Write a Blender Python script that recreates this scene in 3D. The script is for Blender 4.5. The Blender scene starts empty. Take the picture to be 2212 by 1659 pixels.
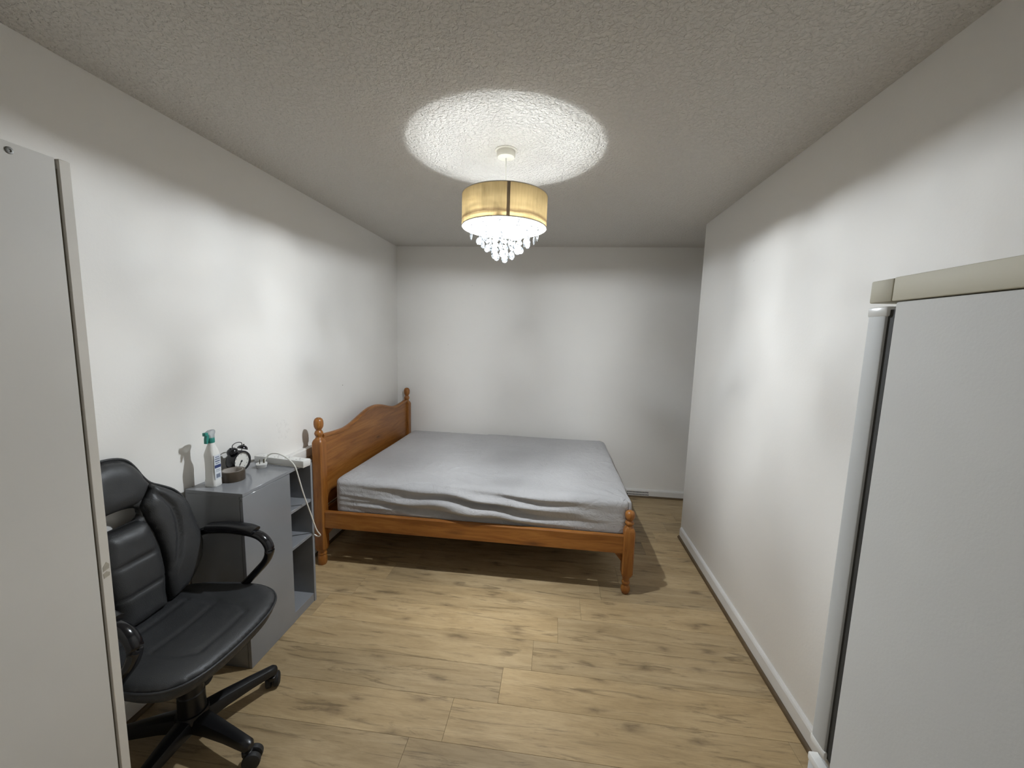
import bpy, bmesh, math, random
import numpy as np
from mathutils import Vector, Matrix, noise
from mathutils.geometry import delaunay_2d_cdt

random.seed(7)
SC = bpy.context.scene
COL = SC.collection
PI = math.pi

# ------------------------------------------------------------------ camera, world, exposure
cam_data = bpy.data.cameras.new('camera')
cam_data.sensor_fit = 'HORIZONTAL'
cam_data.sensor_width = 36.0
cam_data.lens = 13.8786
cam_data.clip_start = 0.02
cam = bpy.data.objects.new('camera', cam_data)
COL.objects.link(cam)
Rm = Matrix(((0.99313975, -0.04198936, 0.10913447),
             (0.11337931, 0.11742857, -0.98658789),
             (0.02861069, 0.99219324, 0.1213837)))
cam.matrix_world = Matrix.Translation((0, 0, 1.56)) @ Rm.to_4x4()
SC.camera = cam

world = bpy.data.worlds.new('world')
SC.world = world
world.use_nodes = True
world.node_tree.nodes['Background'].inputs[0].default_value = (0.55, 0.6, 0.7, 1)
world.node_tree.nodes['Background'].inputs[1].default_value = 0.0
SC.view_settings.view_transform = 'Standard'
SC.view_settings.look = 'None'
SC.view_settings.gamma = 1.0
SC.view_settings.use_curve_mapping = False
SC.view_settings.exposure = 1.62
SC.cycles.use_light_tree = False
SC.cycles.max_bounces = 8
SC.cycles.diffuse_bounces = 4
SC.cycles.glossy_bounces = 3
SC.cycles.transmission_bounces = 4
SC.cycles.transparent_max_bounces = 16
SC.cycles.caustics_reflective = False
SC.cycles.caustics_refractive = False
BULB_LOW = 2650.0       # radiance of the LED bulb's diffusing dome
BULB_HIGH = 10.0       # and of its dimmer upper flank beside the collar

# ------------------------------------------------------------------ helpers
def new_obj(name, me, m=None, parent=None):
    o = bpy.data.objects.new(name, me)
    COL.objects.link(o)
    if m is not None and len(me.materials) == 0:
        me.materials.append(m)
    if parent is not None:
        o.parent = parent
    return o

def obj(name, bm, m=None, parent=None, smooth=None):
    me = bpy.data.meshes.new(name)
    bm.normal_update()
    bm.to_mesh(me)
    bm.free()
    if smooth is not None:
        shade(me, smooth)
    return new_obj(name, me, m, parent)

def shade(me, angle):
    for p in me.polygons:
        p.use_smooth = True
    if angle < 180:
        try:
            me.set_sharp_from_angle(angle=math.radians(angle))
        except Exception:
            pass

def thing(name, label, cat, loc=(0, 0, 0), rotz=0.0, group=None):
    o = bpy.data.objects.new(name, None)
    o.empty_display_size = 0.1
    COL.objects.link(o)
    o.location = loc
    o.rotation_euler = (0, 0, rotz)
    o['label'] = label
    o['category'] = cat
    if group:
        o['group'] = group
    return o

def tag(o, label, cat, group=None):
    o['label'] = label
    o['category'] = cat
    if group:
        o['group'] = group
    return o

def struct(o, label=None):
    o['kind'] = 'structure'
    if label:
        o['label'] = label
    return o

def box(bm, x0, x1, y0, y1, z0, z1, bevel=0.0, seg=2):
    r = bmesh.ops.create_cube(bm, size=1.0)
    vs = r['verts']
    for v in vs:
        v.co.x = x0 + (v.co.x + .5) * (x1 - x0)
        v.co.y = y0 + (v.co.y + .5) * (y1 - y0)
        v.co.z = z0 + (v.co.z + .5) * (z1 - z0)
    if bevel > 0:
        es = list({e for v in vs for e in v.link_edges})
        bmesh.ops.bevel(bm, geom=es, offset=bevel, segments=seg, affect='EDGES', profile=0.5)
    return bm

def box_obj(name, dims, m, parent=None, bevel=0.0, seg=2):
    bm = bmesh.new()
    box(bm, *dims, bevel=bevel, seg=seg)
    return obj(name, bm, m, parent, 40 if bevel else None)

def lathe(bm, prof, seg=32, cx=0, cy=0, cap=True, axis='Z', center=(0, 0, 0)):
    """prof: (radius, height) list, revolved about the axis."""
    rings = []
    for (r, h) in prof:
        ring = []
        for i in range(seg):
            a = 2 * PI * i / seg
            p = Vector((r * math.cos(a), r * math.sin(a), h))
            if axis == 'X':
                p = Vector((p.z, p.x, p.y))
            elif axis == 'Y':
                p = Vector((p.x, p.z, p.y))
            ring.append(bm.verts.new(p + Vector((cx, cy, 0)) + Vector(center)))
        rings.append(ring)
    for a, b in zip(rings[:-1], rings[1:]):
        for i in range(seg):
            j = (i + 1) % seg
            bm.faces.new((a[i], a[j], b[j], b[i]))
    if cap:
        if prof[0][0] > 1e-6:
            bm.faces.new(list(reversed(rings[0])))
        if prof[-1][0] > 1e-6:
            bm.faces.new(rings[-1])
    bmesh.ops.remove_doubles(bm, verts=[v for r in rings for v in r], dist=1e-6)
    bmesh.ops.recalc_face_normals(bm, faces=bm.faces)
    return bm

def lathe_obj(name, prof, m, parent=None, seg=32, smooth=35, **k):
    bm = bmesh.new()
    lathe(bm, prof, seg, **k)
    return obj(name, bm, m, parent, smooth)

def catmull(pts, n=8):
    P = [Vector(p) for p in pts]
    out = []
    for i in range(len(P) - 1):
        p0 = P[i - 1] if i > 0 else P[i] * 2 - P[i + 1]
        p1, p2 = P[i], P[i + 1]
        p3 = P[i + 2] if i + 2 < len(P) else P[i + 1] * 2 - P[i]
        for k in range(n):
            t = k / n
            out.append(0.5 * ((2 * p1) + (-p0 + p2) * t + (2 * p0 - 5 * p1 + 4 * p2 - p3) * t * t + (-p0 + 3 * p1 - 3 * p2 + p3) * t ** 3))
    out.append(P[-1])
    return out

def sweep(bm, path, sect, up=Vector((0, 0, 1)), cap=True, scale=None):
    """sweep a closed 2D section (side, up) along a path"""
    n = len(path)
    rings = []
    for i, p in enumerate(path):
        t = (path[min(i + 1, n - 1)] - path[max(i - 1, 0)]).normalized()
        s = t.cross(up)
        if s.length < 1e-4:
            s = t.cross(Vector((1, 0, 0)))
        s.normalize()
        u = s.cross(t).normalized()
        k = scale[i] if scale else 1.0
        rings.append([bm.verts.new(p + s * (a * k) + u * (b * k)) for a, b in sect])
    m = len(sect)
    for a, b in zip(rings[:-1], rings[1:]):
        for i in range(m):
            j = (i + 1) % m
            bm.faces.new((a[i], a[j], b[j], b[i]))
    if cap:
        bm.faces.new(list(reversed(rings[0])))
        bm.faces.new(rings[-1])
    bmesh.ops.recalc_face_normals(bm, faces=bm.faces)
    return bm

def circ(r, n=12, ry=None):
    ry = ry or r
    return [(r * math.cos(2 * PI * i / n), ry * math.sin(2 * PI * i / n)) for i in range(n)]

def tube_obj(name, pts, r, m, parent=None, n=10, smooth_n=8, up=Vector((0, 0, 1)), ry=None):
    bm = bmesh.new()
    sweep(bm, catmull(pts, smooth_n) if smooth_n else [Vector(p) for p in pts], circ(r, n, ry), up)
    return obj(name, bm, m, parent, 50)

def prism(bm, outline, d0, d1, axis='X'):
    """outline: list of 2D points; extruded along axis from d0 to d1."""
    def P(a, b, d):
        return {'X': (d, a, b), 'Y': (a, d, b), 'Z': (a, b, d)}[axis]
    A = [bm.verts.new(P(a, b, d0)) for a, b in outline]
    B = [bm.verts.new(P(a, b, d1)) for a, b in outline]
    n = len(outline)
    bm.faces.new(A)
    bm.faces.new(list(reversed(B)))
    for i in range(n):
        j = (i + 1) % n
        bm.faces.new((A[i], B[i], B[j], A[j]))
    bmesh.ops.recalc_face_normals(bm, faces=bm.faces)
    return bm

def resample(pts, step):
    out = []
    n = len(pts)
    for i in range(n):
        a = np.array(pts[i]); b = np.array(pts[(i + 1) % n])
        L = np.linalg.norm(b - a)
        k = max(1, int(round(L / step)))
        for j in range(k):
            out.append(tuple(a + (b - a) * j / k))
    return out

def smooth_loop(pts, n=6):
    P = [Vector((p[0], p[1], 0)) for p in pts]
    N = len(P); out = []
    for i in range(N):
        p0, p1, p2, p3 = P[i - 1], P[i], P[(i + 1) % N], P[(i + 2) % N]
        for k in range(n):
            t = k / n
            q = 0.5 * ((2 * p1) + (-p0 + p2) * t + (2 * p0 - 5 * p1 + 4 * p2 - p3) * t * t + (-p0 + 3 * p1 - 3 * p2 + p3) * t ** 3)
            out.append((q.x, q.y))
    return out

def seg_dist(P, A, B):
    d = B - A
    L2 = (d * d).sum(1)
    L2[L2 == 0] = 1e-12
    t = ((P[:, None, :] - A[None]) * d[None]).sum(2) / L2[None]
    t = np.clip(t, 0, 1)
    q = A[None] + t[..., None] * d[None]
    return np.sqrt(((P[:, None, :] - q) ** 2).sum(2)).min(1)

def inside(P, poly):
    x, y = P[:, 0], P[:, 1]
    c = np.zeros(len(P), bool)
    n = len(poly)
    for i in range(n):
        x1, y1 = poly[i]; x2, y2 = poly[(i + 1) % n]
        if y1 == y2:
            continue
        cond = ((y1 > y) != (y2 > y)) & (x < (x2 - x1) * (y - y1) / (y2 - y1) + x1)
        c ^= cond
    return c

def puff(loops, h, r, hb, fmap, step=0.012, grooves=(), gw=0.006, gd=0.006, rb=None, extra=None):
    """upholstered panel: outline loops (first outer, rest holes) puffed to height h with edge radius r; back depth hb."""
    loops = [resample(l, step) for l in loops]
    B = [p for l in loops for p in l]
    A_, B_ = [], []
    edges = []
    k = 0
    for l in loops:
        n = len(l)
        for i in range(n):
            A_.append(l[i]); B_.append(l[(i + 1) % n])
            edges.append((k + i, k + (i + 1) % n))
        k += n
    A_ = np.array(A_); B_ = np.array(B_)
    ar = np.array(loops[0])
    xs = np.arange(ar[:, 0].min(), ar[:, 0].max(), step)
    ys = np.arange(ar[:, 1].min(), ar[:, 1].max(), step * 0.87)
    G = np.array([(x + (step / 2 if j % 2 else 0), y) for j, y in enumerate(ys) for x in xs])
    m = inside(G, loops[0])
    for l in loops[1:]:
        m &= ~inside(G, l)
    G = G[m]
    G = G[seg_dist(G, A_, B_) > step * 0.5]
    pts = [Vector(p) for p in B] + [Vector(p) for p in G]
    vs, es, fs, _, _, _ = delaunay_2d_cdt(pts, edges, [], 4 if len(loops) > 1 else 1, 1e-7)
    V = np.array([(v.x, v.y) for v in vs])
    d = seg_dist(V, A_, B_)
    def prof(d, h, r):
        q = np.clip(d / r, 0, 1)
        return h * np.sqrt(np.clip(1 - (1 - q) ** 2, 0, 1))
    top = prof(d, h, r)
    for g in grooves:
        g = np.array(g)
        dg = seg_dist(V, g[:-1], g[1:])
        top = top - gd * np.exp(-(dg / gw) ** 2) * np.clip(d / r, 0, 1)
    if extra is not None:
        top = top + np.array([extra(x, y) for x, y in V]) * np.clip(d / r, 0, 1)
    bot = -prof(d, hb, rb or r)
    bm = bmesh.new()
    T = [bm.verts.new(fmap(x, y, z)) for (x, y), z in zip(V, top)]
    edge = d < 1e-6
    Bv = [T[i] if edge[i] else bm.verts.new(fmap(V[i][0], V[i][1], bot[i])) for i in range(len(V))]
    cent = np.array([V[list(f)].mean(0) for f in fs])
    keep = inside(cent, loops[0])
    for l in loops[1:]:
        keep &= ~inside(cent, l)
    for f, ok in zip(fs, keep):
        if not ok:
            continue
        try:
            bm.faces.new([T[i] for i in f])
        except ValueError:
            pass
        try:
            bm.faces.new([Bv[i] for i in reversed(f)])
        except ValueError:
            pass
    bmesh.ops.recalc_face_normals(bm, faces=bm.faces)
    return bm

# ------------------------------------------------------------------ materials
class NT:
    def __init__(self, name):
        self.m = bpy.data.materials.new(name)
        self.m.use_nodes = True
        self.t = self.m.node_tree
        self.b = self.t.nodes['Principled BSDF']
        self.out = self.t.nodes['Material Output']
    def n(self, typ, **k):
        nd = self.t.nodes.new(typ)
        for a, v in k.items():
            setattr(nd, a, v)
        return nd
    def l(self, a, b):
        self.t.links.new(a, b)
    def coord(self, scale=(1, 1, 1), rot=(0, 0, 0), kind='Object', rand=0.0):
        tc = self.n('ShaderNodeTexCoord')
        mp = self.n('ShaderNodeMapping')
        mp.inputs['Scale'].default_value = scale
        mp.inputs['Rotation'].default_value = rot
        src = tc.outputs[kind]
        if rand:
            oi = self.n('ShaderNodeObjectInfo')
            mu = self.n('ShaderNodeMath', operation='MULTIPLY')
            self.l(oi.outputs['Random'], mu.inputs[0]); mu.inputs[1].default_value = rand
            ad = self.n('ShaderNodeVectorMath', operation='ADD')
            self.l(src, ad.inputs[0]); self.l(mu.outputs[0], ad.inputs[1])
            src = ad.outputs[0]
        self.l(src, mp.inputs[0])
        return mp.outputs[0]
    def noise(self, vec, scale, detail=4, rough=0.5, dist=0.0):
        nd = self.n('ShaderNodeTexNoise')
        nd.inputs['Scale'].default_value = scale
        nd.inputs['Detail'].default_value = detail
        nd.inputs['Roughness'].default_value = rough
        nd.inputs['Distortion'].default_value = dist
        self.l(vec, nd.inputs['Vector'])
        return nd.outputs['Fac']
    def ramp(self, fac, stops, interp='LINEAR'):
        nd = self.n('ShaderNodeValToRGB')
        cr = nd.color_ramp
        cr.interpolation = interp
        while len(cr.elements) < len(stops):
            cr.elements.new(0.5)
        for e, (p, c) in zip(cr.elements, stops):
            e.position = p
            e.color = (c[0], c[1], c[2], 1) if not isinstance(c, (int, float)) else (c, c, c, 1)
        self.l(fac, nd.inputs[0])
        return nd.outputs[0]
    def mix(self, fac, a, b, mode='MIX'):
        nd = self.n('ShaderNodeMixRGB', blend_type=mode)
        for s, v in ((0, fac), (1, a), (2, b)):
            if isinstance(v, (int, float)):
                nd.inputs[s].default_value = v if s == 0 else (v, v, v, 1)
            elif isinstance(v, tuple):
                nd.inputs[s].default_value = (*v, 1)
            else:
                self.l(v, nd.inputs[s])
        return nd.outputs[0]
    def bump(self, h, dist, strength=1.0):
        nd = self.n('ShaderNodeBump')
        nd.inputs['Distance'].default_value = dist
        nd.inputs['Strength'].default_value = strength
        self.l(h, nd.inputs['Height'])
        self.l(nd.outputs[0], self.b.inputs['Normal'])
    def col(self, c):
        if isinstance(c, tuple):
            self.b.inputs['Base Color'].default_value = (*c, 1)
        else:
            self.l(c, self.b.inputs['Base Color'])
    def rough(self, r):
        if isinstance(r, (int, float)):
            self.b.inputs['Roughness'].default_value = r
        else:
            self.l(r, self.b.inputs['Roughness'])

def lin(r, g, b):
    f = lambda c: (c / 255 / 12.92) if c / 255 <= 0.04045 else ((c / 255 + 0.055) / 1.055) ** 2.4
    return (f(r), f(g), f(b))

def plain(name, c, rough=0.5, metal=0.0, spec=0.5, var=0.06, vscale=8, bump=0.0, bscale=200):
    t = NT(name)
    v = t.coord(rand=5.0)
    nz = t.noise(v, vscale, 5)
    t.col(t.ramp(nz, [(0.25, tuple(x * (1 - var) for x in c)), (0.75, tuple(min(1, x * (1 + var)) for x in c))]))
    t.rough(rough)
    t.b.inputs['Metallic'].default_value = metal
    t.b.inputs['Specular IOR Level'].default_value = spec
    if bump:
        t.bump(t.noise(v, bscale, 3), bump)
    return t.m

def wall_mat(name, c, marks=()):
    t = NT(name)
    v = t.coord(kind='Object')
    nz = t.noise(v, 1.4, 3, 0.6)
    base = t.ramp(nz, [(0.3, tuple(x * 0.965 for x in c)), (0.7, c)])
    # hairline scuffs and specks of dirt
    sp = t.n('ShaderNodeTexVoronoi')
    sp.inputs['Scale'].default_value = 3.0
    t.l(v, sp.inputs['Vector'])
    spk = t.ramp(sp.outputs['Distance'], [(0.0, 1.0), (0.012, 1.0), (0.017, 0.0)])
    base = t.mix(t.mix(1.0, spk, 0.35, 'MULTIPLY'), base, tuple(x * 0.55 for x in c))
    h = t.noise(v, 90, 2, 0.55)
    big = t.noise(v, 5, 2, 0.5)
    hh = t.mix(0.35, h, big)
    for (p, rx, rz) in marks:          # torn paint patch: a rough island of relief
        sub = t.n('ShaderNodeVectorMath', operation='SUBTRACT')
        t.l(v, sub.inputs[0]); sub.inputs[1].default_value = p
        sc = t.n('ShaderNodeVectorMath', operation='MULTIPLY')
        t.l(sub.outputs[0], sc.inputs[0]); sc.inputs[1].default_value = (1 / rx, 1 / rx, 1 / rz)
        ln = t.n('ShaderNodeVectorMath', operation='LENGTH')
        t.l(sc.outputs[0], ln.inputs[0])
        wob = t.noise(v, 22, 4, 0.6)
        ad = t.n('ShaderNodeMath', operation='ADD')
        t.l(ln.outputs['Value'], ad.inputs[0])
        m2 = t.n('ShaderNodeMath', operation='MULTIPLY'); t.l(wob, m2.inputs[0]); m2.inputs[1].default_value = 0.9
        t.l(m2.outputs[0], ad.inputs[1])
        isl = t.ramp(ad.outputs[0], [(0.0, 1.0), (0.97, 1.0), (1.0, 0.0)])
        hh = t.mix(1.0, hh, t.mix(1.0, isl, 0.6, 'MULTIPLY'), 'SUBTRACT')
        stain = t.ramp(t.noise(v, 60, 5, 0.7), [(0.5, 0.0), (0.72, 0.35)])
        base = t.mix(t.mix(1.0, isl, stain, 'MULTIPLY'), base, tuple(x * 0.6 for x in c))
    t.col(base)
    t.rough(0.62)
    t.b.inputs['Specular IOR Level'].default_value = 0.3
    t.bump(hh, 0.0008, 0.6)
    return t.m

WALLC = (0.88, 0.855, 0.815)
M = {}
M['wall'] = wall_mat('painted_plaster', WALLC)
M['wall_left'] = wall_mat('painted_plaster_scuffed', WALLC, [((-1.628, 2.17, 0.955), 0.11, 0.11)])

def ceiling_mat():
    t = NT('stippled_ceiling_paint')
    v = t.coord()
    n1 = t.noise(v, 78, 2, 0.55, 0.6)
    vo = t.n('ShaderNodeTexVoronoi', feature='SMOOTH_F1')
    vo.inputs['Scale'].default_value = 75
    t.l(v, vo.inputs['Vector'])
    r1 = t.ramp(n1, [(0.36, 0.0), (0.5, 0.75), (0.62, 1.0)])
    r2 = t.ramp(vo.outputs['Distance'], [(0.0, 1.0), (0.55, 0.0)])
    h = t.mix(0.35, r1, r2)
    big = t.noise(v, 2.2, 3, 0.5)
    amt = t.ramp(big, [(0.3, 0.8), (0.7, 1.0)])
    h = t.mix(1.0, h, amt, 'MULTIPLY')
    t.col(t.ramp(t.noise(v, 1.1, 4), [(0.3, (0.66, 0.63, 0.58)), (0.7, (0.69, 0.66, 0.61))]))
    t.rough(0.75)
    t.b.inputs['Specular IOR Level'].default_value = 0.25
    t.bump(h, 0.0058, 1.0)
    return t.m
M['ceiling'] = ceiling_mat()

def plank_mat():
    t = NT('oak_laminate')
    v = t.coord(rand=37.0)
    st = t.n('ShaderNodeVectorMath', operation='MULTIPLY')
    t.l(v, st.inputs[0]); st.inputs[1].default_value = (1.0, 7.0, 1.0)
    a = st.outputs[0]
    band = t.noise(a, 2.0, 6, 0.62, 0.9)
    base = t.ramp(band, [(0.25, (0.335, 0.236, 0.124)), (0.45, (0.425, 0.308, 0.168)), (0.62, (0.485, 0.360, 0.206)), (0.8, (0.530, 0.402, 0.238))])
    st2 = t.n('ShaderNodeVectorMath', operation='MULTIPLY')
    t.l(v, st2.inputs[0]); st2.inputs[1].default_value = (6.0, 70.0, 1.0)
    fine = t.noise(st2.outputs[0], 3.0, 5, 0.7, 0.3)
    base = t.mix(0.55, base, t.ramp(fine, [(0.3, (0.72, 0.70, 0.68)), (0.55, (1.0, 1.0, 1.0)), (0.8, (1.08, 1.07, 1.05))]), 'MULTIPLY')
    # long dark mineral streaks
    st3 = t.n('ShaderNodeVectorMath', operation='MULTIPLY')
    t.l(v, st3.inputs[0]); st3.inputs[1].default_value = (1.5, 15.0, 1.0)
    sk = t.noise(st3.outputs[0], 1.7, 7, 0.68, 1.4)
    skf = t.ramp(sk, [(0.54, 0.0), (0.63, 0.5), (0.75, 0.82)])
    base = t.mix(skf, base, (0.130, 0.090, 0.048))
    # knots
    st4 = t.n('ShaderNodeVectorMath', operation='MULTIPLY')
    t.l(v, st4.inputs[0]); st4.inputs[1].default_value = (3.4, 9.0, 0.0)
    wv = t.n('ShaderNodeTexNoise'); wv.inputs['Scale'].default_value = 3.0; wv.inputs['Detail'].default_value = 5
    t.l(st4.outputs[0], wv.inputs['Vector'])
    wa = t.n('ShaderNodeVectorMath', operation='MULTIPLY_ADD')
    t.l(wv.outputs['Color'], wa.inputs[0]); wa.inputs[1].default_value = (0.55, 0.55, 0); t.l(st4.outputs[0], wa.inputs[2])
    vo = t.n('ShaderNodeTexVoronoi', voronoi_dimensions='2D')
    vo.inputs['Scale'].default_value = 1.0
    t.l(wa.outputs[0], vo.inputs['Vector'])
    kf = t.ramp(vo.outputs['Distance'], [(0.0, 0.75), (0.06, 0.5), (0.18, 0.10), (0.34, 0.0)])
    sc = t.n('ShaderNodeSeparateColor'); t.l(vo.outputs['Color'], sc.inputs[0])
    gate = t.ramp(sc.outputs[0], [(0.62, 0.0), (0.70, 1.0)])
    kk = t.mix(1.0, kf, gate, 'MULTIPLY')
    base = t.mix(kk, base, (0.105, 0.070, 0.038))
    oi = t.n('ShaderNodeObjectInfo')
    tone = t.ramp(oi.outputs['Random'], [(0.0, (0.84, 0.845, 0.85)), (0.5, (0.98, 0.98, 0.97)), (1.0, (1.07, 1.05, 1.0))])
    base = t.mix(1.0, base, tone, 'MULTIPLY')
    t.col(base)
    t.rough(t.ramp(fine, [(0.3, 0.50), (0.7, 0.42)]))
    t.b.inputs['Specular IOR Level'].default_value = 0.35
    t.bump(fine, 0.0003, 0.6)
    return t.m
M['plank'] = plank_mat()

def pine_mat(name, axis):
    t = NT(name)
    v = t.coord(rand=11.0)
    long_, wide = 1.3, 16.0
    s = {'X': (long_, wide, wide), 'Y': (wide, long_, wide), 'Z': (wide, wide, long_)}[axis]
    st = t.n('ShaderNodeVectorMath', operation='MULTIPLY'); t.l(v, st.inputs[0]); st.inputs[1].default_value = s
    g = t.noise(st.outputs[0], 1.6, 5, 0.6, 1.2)
    base = t.ramp(g, [(0.25, (0.185, 0.060, 0.0100)), (0.45, (0.262, 0.095, 0.0175)), (0.6, (0.330, 0.131, 0.027)), (0.8, (0.395, 0.170, 0.039))])
    st2 = t.n('ShaderNodeVectorMath', operation='MULTIPLY'); t.l(v, st2.inputs[0])
    st2.inputs[1].default_value = tuple(x * 5 for x in s)
    f = t.noise(st2.outputs[0], 2.0, 4, 0.6, 0.4)
    base = t.mix(0.4, base, t.ramp(f, [(0.3, (0.70, 0.66, 0.6)), (0.6, (1.05, 1.05, 1.05))]), 'MULTIPLY')
    ks = {'X': (2.2, 7.0, 7.0), 'Y': (7.0, 2.2, 7.0), 'Z': (7.0, 7.0, 2.2)}[axis]
    st3 = t.n('ShaderNodeVectorMath', operation='MULTIPLY'); t.l(v, st3.inputs[0]); st3.inputs[1].default_value = ks
    vo = t.n('ShaderNodeTexVoronoi'); vo.inputs['Scale'].default_value = 1.0; t.l(st3.outputs[0], vo.inputs['Vector'])
    kf = t.ramp(vo.outputs['Distance'], [(0.0, 0.9), (0.09, 0.8), (0.13, 0.3), (0.22, 0.0)])
    base = t.mix(kf, base, (0.045, 0.014, 0.005))
    t.col(base)
    t.rough(0.36)
    t.b.inputs['Specular IOR Level'].default_value = 0.4
    t.b.inputs['Coat Weight'].default_value = 0.12
    t.b.inputs['Coat Roughness'].default_value = 0.18
    t.bump(f, 0.0003, 0.4)
    return t.m
for ax in 'XYZ':
    M['pine_' + ax] = pine_mat('varnished_pine_' + ax.lower(), ax)
M['slat'] = plain('bare_pine', (0.42, 0.29, 0.16), 0.6)

M['skirting'] = plain('white_gloss_paint', (0.74, 0.72, 0.69), 0.35, var=0.04)
M['bead'] = plain('brown_beading', (0.105, 0.068, 0.032), 0.5, var=0.2, vscale=20)
M['grey_paint'] = plain('grey_gloss_board', (0.235, 0.240, 0.252), 0.15, var=0.05, vscale=5)
M['cab_edge'] = plain('pale_grey_edging', (0.24, 0.25, 0.27), 0.35, var=0.04)
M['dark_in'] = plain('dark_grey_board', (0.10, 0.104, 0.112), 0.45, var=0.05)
M['leather'] = None
def leather():
    t = NT('black_leatherette')
    v = t.coord()
    nz = t.noise(v, 4, 5)
    t.col(t.ramp(nz, [(0.3, (0.027, 0.0277, 0.029)), (0.7, (0.040, 0.0407, 0.0425))]))
    t.rough(t.ramp(t.noise(v, 9, 4), [(0.3, 0.40), (0.7, 0.52)]))
    vo = t.n('ShaderNodeTexVoronoi'); vo.inputs['Scale'].default_value = 380; t.l(v, vo.inputs['Vector'])
    cre = t.noise(v, 26, 4, 0.6, 1.5)
    h = t.mix(0.55, vo.outputs['Distance'], cre)
    t.bump(h, 0.0012, 0.5)
    return t.m
M['leather'] = leather()
M['black_plastic'] = plain('black_plastic', (0.0085, 0.0085, 0.0095), 0.32, var=0.1)
M['black_gloss'] = plain('black_gloss_plastic', (0.007, 0.007, 0.009), 0.16, var=0.05)
M['rubber'] = plain('dark_rubber', (0.014, 0.014, 0.015), 0.6)
M['white_board'] = plain('white_painted_board', (0.60, 0.575, 0.53), 0.5, var=0.025, vscale=3)
M['board_edge'] = plain('cream_painted_edge', (0.64, 0.60, 0.535), 0.55, var=0.03)
M['gap'] = plain('shadow_gap_filler', (0.13, 0.11, 0.075), 0.8)
M['stain'] = plain('greasy_stain', (0.40, 0.36, 0.29), 0.6, var=0.15, vscale=60)
def fridge_mat():
    t = NT('white_enamelled_steel')
    v = t.coord()
    sp = t.n('ShaderNodeTexVoronoi'); sp.inputs['Scale'].default_value = 7.0; t.l(v, sp.inputs['Vector'])
    spk = t.ramp(sp.outputs['Distance'], [(0.0, 1.0), (0.010, 1.0), (0.016, 0.0)])
    base = t.ramp(t.noise(v, 2.5, 4), [(0.3, (0.56, 0.55, 0.525)), (0.7, (0.60, 0.59, 0.56))])
    base = t.mix(t.mix(1.0, spk, 0.7, 'MULTIPLY'), base, (0.16, 0.15, 0.13))
    t.col(base); t.rough(0.62); t.b.inputs['Specular IOR Level'].default_value = 0.22
    t.bump(t.noise(v, 260, 3), 0.0004, 0.3)
    return t.m
M['fridge'] = fridge_mat()
M['fridge_door'] = plain('grey_white_plastic_door', (0.58, 0.585, 0.575), 0.55, spec=0.3, var=0.02)
M['yellowed'] = plain('yellowed_plastic', (0.53, 0.495, 0.385), 0.6, spec=0.3, var=0.03)
M['gasket'] = plain('grey_rubber_gasket', (0.035, 0.034, 0.030), 0.7)
M['white_plastic'] = plain('white_plastic', (0.78, 0.77, 0.74), 0.3, var=0.02)
M['cord_white'] = plain('off_white_cable', (0.84, 0.82, 0.76), 0.4, var=0.03)
M['teal'] = plain('teal_plastic', (0.028, 0.25, 0.205), 0.35, var=0.05)
M['tape'] = plain('brown_parcel_tape', (0.066, 0.048, 0.032), 0.28, var=0.1, vscale=30)
M['card'] = plain('grey_card_core', (0.42, 0.38, 0.34), 0.8)
M['steel'] = plain('dull_steel', (0.42, 0.42, 0.42), 0.35, metal=1.0)
M['dark_steel'] = plain('tarnished_screw', (0.20, 0.195, 0.18), 0.5, metal=0.7)
M['brass'] = plain('brass_pin', (0.10, 0.085, 0.05), 0.35, metal=0.6)
M['dial'] = plain('cream_clock_dial', (0.78, 0.76, 0.70), 0.5, var=0.02)
M['ink'] = plain('black_ink', (0.02, 0.02, 0.022), 0.6)
M['label_blue'] = plain('navy_label_print', (0.035, 0.055, 0.17), 0.45)
M['label_grey'] = plain('grey_label_print', (0.20, 0.23, 0.30), 0.5)
M['label_pale'] = plain('pale_label', (0.66, 0.69, 0.73), 0.5)

def clear_mat(name, tint=(0.96, 0.98, 1.0), milk=0.1, gloss=0.12):
    t = NT(name)
    tr = t.n('ShaderNodeBsdfTransparent'); tr.inputs[0].default_value = (*tint, 1)
    gl = t.n('ShaderNodeBsdfGlossy'); gl.inputs['Roughness'].default_value = 0.05
    tl = t.n('ShaderNodeBsdfTranslucent'); tl.inputs[0].default_value = (0.9, 0.94, 0.97, 1)
    df = t.n('ShaderNodeBsdfDiffuse'); df.inputs[0].default_value = (0.9, 0.94, 0.97, 1)
    fr = t.n('ShaderNodeFresnel'); fr.inputs['IOR'].default_value = 1.5
    m0 = t.n('ShaderNodeMixShader'); m0.inputs[0].default_value = 0.5; t.l(tl.outputs[0], m0.inputs[1]); t.l(df.outputs[0], m0.inputs[2])
    m1 = t.n('ShaderNodeMixShader'); m1.inputs[0].default_value = milk; t.l(tr.outputs[0], m1.inputs[1]); t.l(m0.outputs[0], m1.inputs[2])
    ad = t.n('ShaderNodeMath', operation='ADD'); ad.use_clamp = True
    t.l(fr.outputs[0], ad.inputs[0]); ad.inputs[1].default_value = gloss
    m2 = t.n('ShaderNodeMixShader'); t.l(ad.outputs[0], m2.inputs[0]); t.l(m1.outputs[0], m2.inputs[1]); t.l(gl.outputs[0], m2.inputs[2])
    t.l(m2.outputs[0], t.out.inputs['Surface'])
    return t.m
M['crystal'] = clear_mat('clear_acrylic_crystal', milk=0.05, gloss=-0.02)
M['frosted'] = clear_mat('frosted_clear_plastic', tint=(0.9, 0.92, 0.92), milk=0.55, gloss=0.02)

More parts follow.
